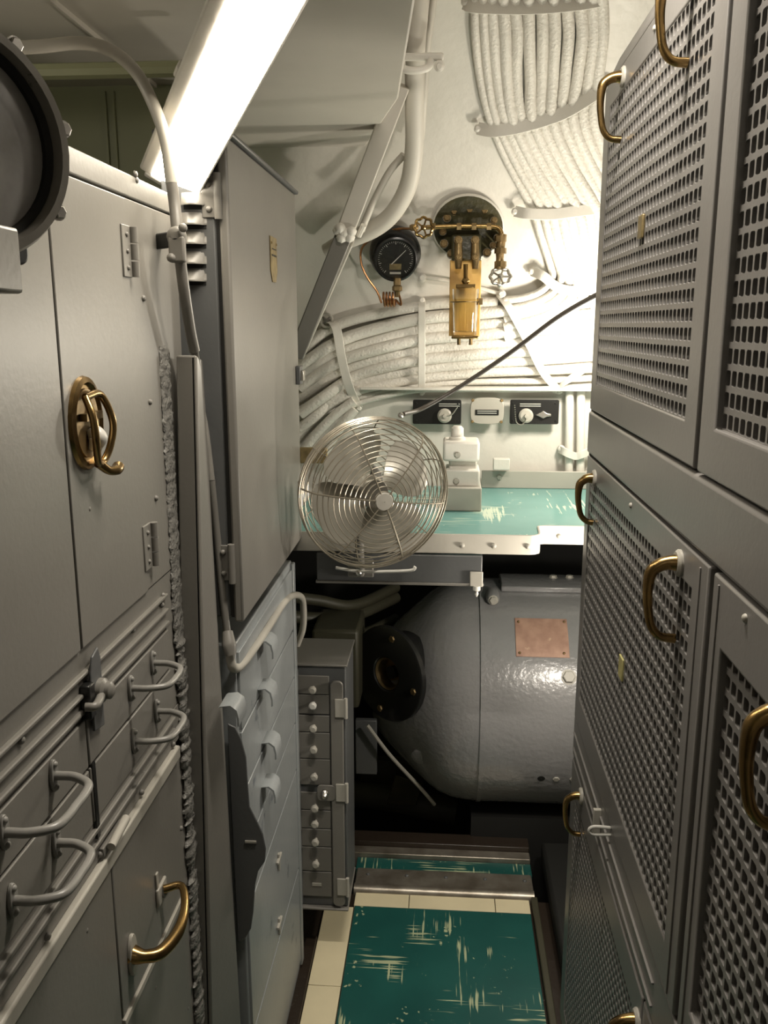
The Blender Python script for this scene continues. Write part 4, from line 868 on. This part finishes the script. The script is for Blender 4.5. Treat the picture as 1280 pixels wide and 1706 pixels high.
# connector plates
def ytext(body, size, loc_, parent, m=INK, name='lettering'):
    cu = bpy.data.curves.new(name, 'FONT'); cu.body = body; cu.size = size; cu.align_x = 'CENTER'; cu.align_y = 'CENTER'; cu.extrude = 0.0002
    o = bpy.data.objects.new('t', cu); C.objects.link(o); bpy.context.view_layer.update()
    dg = bpy.context.evaluated_depsgraph_get(); me = bpy.data.meshes.new_from_object(o.evaluated_get(dg)); bpy.data.objects.remove(o)
    me.materials.clear(); me.materials.append(m); t = bpy.data.objects.new(name, me); C.objects.link(t)
    t.parent = parent; t.rotation_euler = (R(90), 0, 0); t.location = V(loc_) - root_loc(parent); return t
YPN = 2.545
for i, (x0, x1, kx) in enumerate(((688, 769, 741), (849, 932, 876))):
    t = thing('socket_plate', ('black rectangular socket plate with round cap, left one on the back panel', 'black rectangular socket plate with chained cap and wing key, right one on the back panel')[i], 'socket', tuple(at((x0 + x1) / 2, 706, YPN)), 'black socket plates')
    a, c = at(x0, 706, YPN), at(x1, 666, YPN); MB(front(YPN)).prism(rrect(a.x, c.x, a.z, c.z, 0.005), 0, 0.006).build('plate', BLACK, t, bevel=0.001)
    p = at(kx, 692, YPN); MB(Frame((p.x, YPN - 0.006, p.z), (1, 0, 0), (0, 0, 1), (0, -1, 0))).lathe([(0.021, 0), (0.021, 0.008), (0.016, 0.012), (0.006, 0.012), (0.005, 0.022)], n=28).build('cap', GREYL, t)
    pts = [(p.x + 0.0, p.z), (p.x + 0.02, p.z + 0.004), (p.x + 0.036, p.z + 0.024)] if i == 0 else [(p.x, p.z - 0.01), (p.x - 0.012, p.z - 0.026), (p.x - 0.028, p.z - 0.016), (p.x - 0.034, p.z + 0.03)]
    ch = MB()
    sp_ = smooth_path([V((x, YPN - 0.018, z)) for x, z in pts], 8)
    for q in sp_: ch.lathe([(0.0006, -0.0022), (0.0022, -0.0008), (0.0022, 0.0008), (0.0006, 0.0022)], Frame(q, (1, 0, 0), (0, 0, 1), (0, -1, 0)), n=6)
    ch.build('bead_chain', STEEL, t, 'bead chain', stuff=True)
    for sx, sz in ((x0 + 6, 672), (x1 - 6, 672), (x0 + 6, 701), (x1 - 6, 701)): q = at(sx, sz, YPN - 0.006); inst('screw', shared('screw', screwhead, BLACK), t, front(YPN - 0.006).mat(q.x, q.z, 0, 0.003))
    q = at(kx + 8, 673, YPN - 0.007)
    for l in range(2): MB(front(YPN - 0.006)).box(q.x - 0.030, q.x + 0.030, q.z - 0.0012 - l * 0.006, q.z + 0.0008 - l * 0.006, 0, 0.0006).build('engraved_line', INK, t)
    if i == 1:
        q = at(905, 691, YPN - 0.006); MB(front(YPN - 0.006)).prism([(q.x - 0.022, q.z), (q.x - 0.010, q.z + 0.006), (q.x, q.z + 0.012), (q.x + 0.010, q.z + 0.005), (q.x + 0.022, q.z + 0.003), (q.x + 0.022, q.z - 0.003), (q.x + 0.010, q.z - 0.005), (q.x, q.z - 0.010), (q.x - 0.010, q.z - 0.005)], 0.001, 0.010).build('wing_key', STEEL, t, bevel=0.001)
t = thing('junction_cover', 'round-cornered pale metal junction cover with data plate between the black socket plates', 'cover', tuple(at(811, 704, YPN)))
a, c = at(783, 706, YPN), at(840, 662, YPN); w_, h_ = (c.x - a.x), (c.z - a.z); cx, cz = (a.x + c.x) / 2, (a.z + c.z) / 2
MB(front(YPN)).prism([(cx + w_ / 2 * math.copysign(abs(math.cos(q)) ** 0.55, math.cos(q)), cz + h_ / 2 * math.copysign(abs(math.sin(q)) ** 0.55, math.sin(q))) for q in [2 * math.pi * i / 32 for i in range(32)]], 0, 0.014).build('cover', GREYL, t, bevel=0.002)
MB(front(YPN)).box(cx - 0.034, cx + 0.034, cz - 0.012, cz + 0.004, 0.014, 0.0155).build('data_plate', BLACK, t)
for l in range(2): MB(front(YPN)).box(cx - 0.028, cx + 0.028, cz - 0.001 - l * 0.006, cz + 0.001 - l * 0.006, 0.0155, 0.016).build('engraved_line', INK, t)
for sx in (-1, 1):
    for sz in (-1, 1): inst('bolt', shared('screw', screwhead, BRONZE), t, front(YPN).mat(cx + sx * w_ * 0.43, cz + sz * h_ * 0.40, 0.014, 0.0045))
# ledge plate above the fittings
tag(MB().box(-0.25, 0.62, 2.515, 2.56, at(800, 651, 2.52).z, at(800, 646, 2.52).z).build('cable_tray', WHITE, bevel=0.002), 'narrow white ledge carrying the level cables above the socket plates', 'tray')

# ================================================================== CABLES ON THE HULL
def wob(pts, a=0.0012): return [V(p) + V((random.uniform(-a, a), random.uniform(-a, a), random.uniform(-a, a))) for p in pts]
topx = [791, 806, 821, 840, 860, 881, 903, 924, 946, 969, 989, 1003]
b2 = [817, 827, 841, 855, 870, 887, 904, 921, 938, 955, 973, 991]
for i in range(12):
    c3 = 886 + i * 15.2; c4 = 917 + i * 13.5
    off = 0.012 + (0.006 if i % 2 else 0)
    pts = [hp(topx[i] - 2, -60, off), hp(topx[i], 10, off), hp(topx[i] + 2, 60, off), hp((topx[i] + b2[i]) / 2 + (topx[i] < 880) * -3, 130, off), hp(b2[i], 198, off), hp(b2[i] * 0.5 + c3 * 0.5 - 3, 275, off), hp(c3, 345, off), hp((c3 + c4) / 2, 395, off), hp(c4, 442, off)]
    if i < 5: pts += [hp(c4 + 4, 462 + i * 5, off + 0.01), hp(c4 - 14, 484 + i * 7, off + 0.015), hp(c4 - 45, 497 + i * 9, off + 0.018), hp(840, 501 + i * 15, off + 0.012)]
    else: pts += [hp(c4 + 6, 475, off), hp(c4 + 8, 520, off + 0.006), hp(c4 + 8, 570, off)]
    tag(MB().tube(wob(pts), 0.0142 if i not in (0, 1) else 0.0105, n=10, sm=5).build('hull_cable', CABLE), ORD[i] + ' white painted cable from the left in the fan of cables coming down from overhead', 'cable', 'fan of white cables at upper right')
hz = [
 [(505, 585), (545, 552), (600, 530), (703, 511), (760, 505), (830, 503)],
 [(498, 610), (560, 572), (620, 550), (703, 530), (800, 522), (900, 512), (1000, 500)],
 [(498, 628), (560, 590), (620, 569), (703, 548), (800, 540), (900, 532), (1010, 520)],
 [(498, 645), (560, 606), (620, 585), (703, 566), (800, 557), (900, 548), (1010, 540)],
 [(490, 668), (560, 624), (620, 601), (703, 583), (800, 574), (900, 566), (1010, 556)],
 [(500, 690), (540, 660), (590, 628), (640, 612), (703, 600), (800, 590), (900, 583), (1010, 573)],
 [(490, 722), (530, 690), (565, 655), (610, 634), (703, 616), (800, 606), (900, 600), (1010, 592)],
 [(495, 700), (545, 672), (600, 650), (703, 630), (800, 621), (900, 618), (1010, 612)],
 [(480, 712), (560, 672), (610, 660), (703, 641), (800, 636), (900, 634), (1010, 628)],
 [(480, 700), (520, 690), (570, 680), (640, 660), (703, 650), (800, 649), (900, 648), (1010, 642)]]
for i, P_ in enumerate(hz):
    rr_ = (0.015, 0.0172, 0.0168, 0.0168, 0.0165, 0.0165, 0.016, 0.0135, 0.0095, 0.0085)[i]
    pts = [hp(x, y, 0.014 + (0.01 if i % 2 else 0) + (0.022 if (x < 560 and i in (5, 6)) else 0)) for x, y in P_]
    tag(MB().tube(wob(pts, 0.0018), rr_, n=10, sm=6).build('hull_cable', CABLE), ORD[i] + ' white painted cable from the top in the level run below the gauge', 'cable', 'level run of white cables')
low = [[(480, 742), (515, 700), (550, 668), (575, 655)], [(500, 760), (525, 725), (560, 690), (590, 668)], [(518, 765), (540, 725), (562, 700), (585, 680)], [(535, 768), (552, 735), (572, 705), (592, 682)], [(490, 735), (520, 700), (555, 672), (600, 650)]]
for i, P_ in enumerate(low):
    pts = [hp(x, y, 0.03 + 0.012 * (i % 2)) for x, y in P_]
    tag(MB().tube(wob(pts), 0.0145, n=10, sm=6).build('hull_cable', CABLE), ORD[i] + ' white cable from the left in the short bunch dropping behind the fan', 'cable', 'white cables dropping behind the fan')
def cstrap(pp, off, wd, side, label, name='cable_strap'):
    o = MB().strap([hp(x, y, off if 0 < k_ < len(pp) - 1 else 0.012) for k_, (x, y) in enumerate(pp)], wd, 0.003, side).build(name, WHITE, bevel=0.001); tag(o, label, 'strap', 'painted cable straps')
    for x, y in (pp[0], pp[-1]):
        p = hp(x, y, 0.014); MB(frame_at(p, (0, -1, 0))).lathe([(0.009, -0.008), (0.009, 0.003), (0.005, 0.007)], n=12).build('bolt', WHITE, o)
    return o
ZU = (0, 0, 1)
cstrap([(775, 2), (795, 8), (880, 10), (960, 4), (1010, -5)], 0.036, 0.034, ZU, 'broad white strap across the cable fan at the top of the picture')
cstrap([(796, 214), (825, 218), (880, 208), (940, 188), (990, 158), (1010, 140)], 0.036, 0.030, ZU, 'curved white strap across the cable fan, second from the top')
cstrap([(858, 352), (880, 356), (920, 357), (960, 352), (1010, 346)], 0.036, 0.028, ZU, 'white strap across the cable fan above the gas valve wheel')
cstrap([(886, 452), (905, 460), (925, 476), (950, 484), (1010, 482)], 0.045, 0.026, ZU, 'lowest curved white strap where the cable fan turns')
cstrap([(703, 500), (703, 520), (703, 580), (703, 640), (703, 654)], 0.044, 0.020, (1, 0, 0), 'upright white strap over the level cables left of the glass filter')
cstrap([(545, 535), (560, 545), (570, 600), (582, 645), (598, 680)], 0.056, 0.026, (1, 0, 0), 'upright white strap over the level cables near the fan top')
cstrap([(832, 490), (850, 515), (880, 570), (905, 620), (932, 652)], 0.048, 0.022, (1, 0, 0.2), 'slanting white perforated strap over the brightly lit cables')
cstrap([(925, 650), (945, 635), (965, 622), (990, 608)], 0.05, 0.020, (0.5, 0, 1), 'short white link strap at the right end of the level cables')
p = hp(544, 534, 0.03); wf = frame_at(p, (-0.25, -1, 0)); t = thing('small_valve_wheel', 'small dull grey handwheel at the left end of the cable run', 'valve', tuple(p))
MB(wf).tube(ringpts(0.018, 0, 24), 0.004, n=8, closed=True, world=False, sm=1).build('rim', GREYL, t); MB(wf).lathe([(0.006, -0.02), (0.006, 0.006)], n=10).build('hub', GREY, t)
for k in range(4): a = R(45 + 90 * k); MB(wf).tube([(0, 0, 0), (0.018 * math.cos(a), 0.018 * math.sin(a), 0)], 0.0025, n=6, sm=1, world=False).build('spoke', GREY, t)

# ================================================================== BRACE AND BIG PIPES
br = thing('diagonal_brace', 'square-section diagonal brace, cream above and bare grey below', 'beam', tuple(at(500, 575, 2.2)))
def beam(p0, p1, wd, dp, name, m, parent):
    d = (p1 - p0).normalized(); sd = d.cross((EYE - p0).normalized()).normalized(); nn_ = sd.cross(d)
    b = MB(Frame(p0, d, sd, nn_)); b.box(0, (p1 - p0).length, -wd / 2, wd / 2, -dp / 2, dp / 2); return b.build(name, m, parent, bevel=0.003)
u0, u1, u2 = at(668, 140, 2.10), at(573, 392, 2.22), at(494, 590, 2.32)
beam(u0, u1, 0.044, 0.05, 'upper_section', CEIL, br)
beam(u1, u2, 0.042, 0.05, 'lower_section', GREY, br)
p = at(585, 402, 2.24); q = at(504, 590, 2.34); beam(p, q, 0.016, 0.06, 'side_flange', GREYL, br)
b = MB(); 
for k in range(9):
    p = at(570 + random.uniform(-14, 16), 386 + random.uniform(-8, 10), 2.19 + random.uniform(-.01, .01)); b.lathe([(0.003, -0.012), (0.012, -0.006), (0.014, 0.0), (0.010, 0.008), (0.003, 0.012)], frame_at(p, -fw), n=8)
b.build('weld_lumps', WHITE, br, 'rough white weld', stuff=True)
MB().tube([at(606, 375, 2.2), at(598, 393, 2.22)], 0.007, n=8, sm=1).build('stud', WHITE, br)
pipe = MB().tube([at(702, -80, 1.95), at(698, 0, 2.0), at(692, 80, 2.06), at(691, 170, 2.14), at(690, 250, 2.22), at(680, 310, 2.28), at(655, 355, 2.32), at(622, 382, 2.35), at(575, 402, 2.38), at(545, 420, 2.40)], 0.0225, n=18).build('overhead_main_pipe', CEIL)
tag(pipe, 'thick cream pipe coming down from overhead and bending left behind the brace', 'pipe')
tag(MB().tube([at(728, -60, 2.0), at(722, 0, 2.04), at(712, 80, 2.1), at(706, 170, 2.18), at(700, 240, 2.26), at(684, 260, 2.3)], 0.0085, n=12).build('thin_overhead_pipe', CEIL), 'thin cream pipe running close along the right of the thick pipe', 'pipe')
tag(MB().tube([at(673, 258, 2.26), at(650, 285, 2.28), at(628, 325, 2.3), at(612, 360, 2.31), at(602, 385, 2.31)], 0.009, n=12).build('branch_pipe', CEIL), 'thin cream pipe curving down between brace and thick pipe', 'pipe')
pc = thing('pipe_clamp', 'lumpy painted two-bolt clamp around the thick overhead pipe', 'clamp', tuple(at(693, 100, 2.05)))
f = frame_at(at(692, 100, 2.045), -ray(692, 100))
MB(f).box(-0.062, 0.062, -0.002, 0.014, 0.000, 0.018).build('yoke', WHITE, pc, bevel=0.005)
MB(f).tube([(-0.03, 0.0, 0.01), (-0.025, -0.016, 0.028), (0, -0.020, 0.034), (0.028, -0.014, 0.028), (0.034, 0.002, 0.01)], 0.008, n=10, world=False).build('band', WHITE, pc)
for s_ in (-1, 1): MB(Frame(f(s_ * 0.052, -0.012, 0.016), f.u, f.v, f.n)).lathe([(0.012, -0.014), (0.012, 0.004), (0.007, 0.007), (0.006, 0.015)], n=10).build('bolt', WHITE, pc)

# ================================================================== PRESSURE GAUGE
gp = hp(659, 428, 0.05); t = thing('pressure_gauge', 'black round pressure gauge on the white hull with coiled copper line below', 'gauge', tuple(gp))
f = frame_at(gp, (EYE - gp).normalized() + V((0.05, 0, -0.25)))
rg = 0.064
MB(Frame(f(0, 0.006, 0), f.u, f.v, f.n)).lathe([(rg * 0.9, -0.055), (rg * 1.08, -0.04), (rg * 1.1, -0.012), (rg, 0.0), (rg * 0.92, 0.004)], n=36).build('case', BLACK, t)
MB(Frame(f(0, -0.004, 0.0), f.u, f.v, f.n)).lathe([(rg * 0.93, 0.0), (rg * 0.93, 0.014), (rg * 0.86, 0.016), (rg * 0.80, 0.010)], n=36, cap=False).build('bezel', BLACK, t)
fd = Frame(f(0, -0.004, 0.008), f.u, f.v, f.n)
MB(fd).lathe([(rg * 0.84, -0.001), (rg * 0.84, 0.0), (0.001, 0.0)], n=36, cap=False).build('dial', BLACK, t)
b = MB(fd)
for k in range(41):
    a = R(230 - k * 280 / 40); r0_, r1_ = rg * (0.62 if k % 5 == 0 else 0.68), rg * 0.74
    dx, dy = math.cos(a), math.sin(a); s_ = 0.0006 if k % 5 else 0.0009
    b.add([(dx * r0_ - dy * s_, dy * r0_ + dx * s_, 0.0006), (dx * r0_ + dy * s_, dy * r0_ - dx * s_, 0.0006), (dx * r1_ + dy * s_, dy * r1_ - dx * s_, 0.0006), (dx * r1_ - dy * s_, dy * r1_ + dx * s_, 0.0006)], [(0, 1, 2, 3)])
b.build('scale_marks', INK, t, stuff=True)
b = MB(fd); b.add([(-0.012, -0.012, 0.003), (-0.010, -0.014, 0.003), (0.028, 0.024, 0.003), (0.027, 0.025, 0.003)], [(0, 1, 2, 3)]); b.build('needle', SILVER, t)
MB(fd).box(-0.016, 0.016, -0.028, -0.012, 0.0008, 0.0014).build('dial_label', OLDBRASS, t); MB(fd).box(-0.015, 0.015, -0.040, -0.034, 0.0008, 0.0014).build('dial_label', SILVER, t)
MB(fd).lathe([(rg * 0.83, 0.004), (0.001, 0.0065)], n=36, cap=False).build('glass', CLEAR, t)
pst = at(662, 470, gp.y); MB(Frame(pst, (1, 0, 0), (0, 1, 0), (0, 0, -1))).lathe([(0.010, -0.01), (0.010, 0.008), (0.014, 0.012), (0.014, 0.022), (0.008, 0.026), (0.007, 0.040)], n=6).build('stem_fitting', BRONZE, t)
# copper capillary: from valve, over the gauge, down into the coil, back to the fitting
gy = gp.y
pts = [at(695, 381, gy - 0.03), at(660, 382, gy - 0.02), at(628, 393, gy), at(604, 412, gy), at(602, 438, gy), at(612, 462, gy), at(628, 485, gy), at(636, 505, gy)]
cap_ = thing('capillary_line', 'thin copper tube looping round the gauge into a small coil', 'tube', tuple(at(640, 505, gy)))
MB().tube(pts, 0.0030, n=8).build('loop', COPPER, cap_)
b = MB(); cpts = []
c_ = at(650, 500, gy - 0.005)
for i in range(61):
    a = i / 60 * 4 * 2 * math.pi; cpts.append(c_ + V((-0.020 + i / 60 * 0.034, 0.013 * math.cos(a), 0.018 * math.sin(a) + 0.002)))
MB().tube(cpts, 0.0030, n=8, sm=1).build('coil', COPPER, cap_)
MB().tube([cpts[-1], at(668, 508, gy), at(667, 498, gy), at(664, 488, gy)], 0.0030, n=8).build('tail', COPPER, cap_)

# ================================================================== GLASS BOWL FILTER ASSEMBLY
oc_ = hp(780, 378, 0.0); t = thing('filter_assembly', 'tarnished bronze valve and filter assembly with amber glass bowl in an oval hull opening', 'filter', tuple(oc_))
hullt = (hp(780, 340) - hp(780, 420)).normalized(); hn = V((1, 0, 0)).cross(hullt).normalized(); hn = hn if hn.y < 0 else -hn
fo = Frame(oc_, (1, 0, 0), hullt, hn)
def ell2(a, c, cx=0, cy=0, n=36): return [(cx + a * math.cos(2 * math.pi * i / n), cy + c * math.sin(2 * math.pi * i / n)) for i in range(n)]
MB(fo).prism(ell2(0.094, 0.086), 0.001, 0.010).build('recess_plate', GREENY, t, 'dark green greasy oval backing plate', bevel=0.002)
b = MB(fo); n = 36; A_, B2 = ell2(0.097, 0.089), ell2(0.093, 0.085)
b.add([(x, y, 0) for x, y in A_] + [(x, y, 0.008) for x, y in A_] + [(x, y, 0.012) for x, y in B2] + [(x, y, 0.006) for x, y in B2], [(k * n + i, k * n + (i + 1) % n, (k + 1) * n + (i + 1) % n, (k + 1) * n + i) for k in range(3) for i in range(n)])
b.build('opening_rim', WHITE, t)
Yv = oc_.y - 0.045
def P2(px, py, d=0.0): return at(px, py, Yv - d)
for px, py, s_ in ((745, 362, 1), (757, 352, .9), (783, 348, 1.1), (808, 350, 1), (824, 366, .9), (738, 385, .9), (740, 405, 1), (830, 395, .9), (752, 422, 1.0), (812, 420, 1), (822, 408, .8)):
    q = P2(px, py, -0.01); inst('bolt', shared('hex_bolt', hexbolt, BRONZE), t, frame_at(q + V((0, 0.012, 0)), (0, -1, 0)).mat(0, 0, 0, 0.0085 * s_))
    MB(frame_at(q + V((0, 0.012, 0)), (0, -1, 0))).lathe([(0.012 * s_, -0.04), (0.012 * s_, -0.001)], n=12).build('boss', GREENY, t)
MB().tube([P2(705, 379), P2(760, 377), P2(800, 377), P2(825, 378), P2(834, 384), P2(837, 398)], 0.0062, n=10).build('cross_pipe', BRASS, t)
for px in (722, 765, 790, 815): MB(Frame(P2(px, 377.5), (0, 1, 0), (0, 0, 1), (1, 0, 0))).lathe([(0.010, -0.006), (0.010, 0.006)], n=6).build('union_nut', BRONZE, t)
MB().tube([P2(838, 390), P2(834, 412), P2(833, 432), P2(833, 448)], [0.011, 0.012, 0.010, 0.016], n=12).build('outlet_pipe', BRONZE, t)
for py in (398, 418, 440): MB(Frame(P2(834, py), (1, 0, 0), (0, 1, 0), (0, 0, 1))).lathe([(0.016, -0.007), (0.016, 0.007)], n=8).build('union_nut', BRONZE, t)
def wheel(c, nrm_, r_, m, name, sp=5, wavy=0.0):
    f_ = frame_at(c, nrm_); b = MB(f_)
    pts = [((r_ + wavy * math.cos(8 * 2 * math.pi * i / 48)) * math.cos(2 * math.pi * i / 48), (r_ + wavy * math.cos(8 * 2 * math.pi * i / 48)) * math.sin(2 * math.pi * i / 48), 0) for i in range(48)]
    b.tube(pts, r_ * 0.16, n=8, closed=True, world=False, sm=1); b.lathe([(r_ * 0.3, -0.012), (r_ * 0.3, 0.004), (r_ * 0.15, 0.008)], n=12)
    for k in range(sp): a = 2 * math.pi * k / sp; b.tube([(0, 0, 0), (r_ * math.cos(a), r_ * math.sin(a), 0)], r_ * 0.10, n=6, sm=1, world=False)
    b.lathe([(r_ * 0.25, -0.045), (r_ * 0.2, -0.01)], n=10); return b.build(name, m, t)
wheel(P2(706, 379, 0.035), (-0.15, -1, -0.1), 0.024, BRASS, 'inlet_wheel', 5, 0.0018)
wheel(P2(834, 461, 0.02), (0.0, -0.75, 0.5), 0.026, STEEL, 'outlet_wheel', 5, 0.0018)
MB(Frame(P2(690, 379), (0, 1, 0), (0, 0, 1), (1, 0, 0))).lathe([(0.006, -0.012), (0.009, -0.006), (0.009, 0.004), (0.006, 0.012)], n=8).build('inlet_fitting', BRONZE, t)
# central bodies
for px in (764, 792):
    MB().tube([P2(px, 402), P2(px, 425), P2(px, 448)], [0.010, 0.012, 0.008], n=10).build('filter_column', BRONZE, t)
    inst('bolt', shared('hex_bolt', hexbolt, BRONZE), t, frame_at(P2(px, 400, 0.008), (0, -1, 0)).mat(0, 0, 0, 0.009))
    inst('bolt', shared('hex_bolt', hexbolt, BRONZE), t, frame_at(P2(px, 428, 0.010), (0, -1, 0)).mat(0, 0, 0, 0.007))
a, c = P2(752, 434), P2(803, 390); MB().box(a.x, c.x, Yv + 0.004, Yv + 0.045, a.z, c.z).build('valve_block', GREENY, t, bevel=0.006)
# amber backing and glass cup
a, c = P2(748, 560), P2(803, 432)
MB().box(a.x, c.x, Yv + 0.020, Yv + 0.026, a.z, c.z).build('back_plate', OIL, t, 'amber stained back plate', bevel=0.002)
cyl = P2(776, 480); r0_ = 0.0355
fb = Frame((cyl.x, Yv - 0.018, P2(776, 558).z), (1, 0, 0), (0, 1, 0), (0, 0, 1)); hgt = P2(776, 482).z - fb.o.z
MB(fb).lathe([(0.001, 0.0), (r0_ * 0.84, 0.0), (r0_ * 0.88, 0.006), (r0_, hgt), (r0_ * 0.93, hgt), (r0_ * 0.80, 0.010), (0.001, 0.008)], n=32, cap=False).build('glass_bowl', CLEAR, t, 'clear tapered glass bowl')
MB(fb).lathe([(0.001, 0.0095), (r0_ * 0.79, 0.011), (r0_ * 0.90, hgt * 0.78), (0.001, hgt * 0.78)], n=32, cap=False).build('oil', AMBER, t)
MB(Frame(fb.o + V((0, 0, -0.008)), fb.u, fb.v, fb.n)).box(-0.036, 0.036, -0.03, 0.035, -0.002, 0.006).build('bowl_seat', BRASS, t, bevel=0.002)
for s_ in (-1, 1): MB(Frame(fb.o + V((s_ * 0.016, -0.012, -0.026)), fb.u, fb.v, fb.n)).lathe([(0.005, 0), (0.005, 0.018)], n=8).build('bail_screw', BRONZE, t)
MB(fb).tube([(-r0_ - 0.004, 0.006, hgt * 0.72), (0, -r0_ - 0.006, hgt * 0.72), (r0_ + 0.004, 0.006, hgt * 0.72)], 0.0015, n=6, world=False).build('bail_wire', BRONZE, t)
MB(fb).box(r0_ + 0.0005, r0_ + 0.010, -0.008, 0.02, hgt * 0.66, hgt * 0.80).build('bail_catch', BRONZE, t)
q = P2(776, 468, 0.01); MB(frame_at(q, (0, -1, 0))).lathe([(0.011, -0.02), (0.011, 0.002), (0.006, 0.006)], n=6).build('centre_nut', BRASS, t)
MB().tube([P2(776, 440, 0.01), P2(776, 474, 0.01)], 0.006, n=8, sm=1).build('centre_stem', BRASS, t)
MB().box(P2(760, 474).x, P2(792, 474).x, Yv - 0.02, Yv + 0.01, P2(776, 480).z, P2(776, 474).z).build('cross_head', BRASS, t, bevel=0.001)
tag(MB().tube([hp(704, 462, 0.012), hp(760, 470, 0.012), hp(836, 490, 0.012)], 0.0055, n=8).build('hull_tube', WHITE), 'thin white tube on the hull behind the glass bowl', 'tube')
for px, py, lb in ((704, 463, 'round white stud on the hull right of the gauge'), (836, 490, 'round white stud under the grey valve wheel'), (740, 258, 'tiny paint lump on the bare hull above the filter')):
    if px == 740: continue
    tag(MB(frame_at(hp(px, py, 0.02), (0, -1, 0))).lathe([(0.010, -0.025), (0.012, -0.004), (0.012, 0.002), (0.007, 0.007)], n=12).build('hull_stud', WHITE), lb, 'stud')
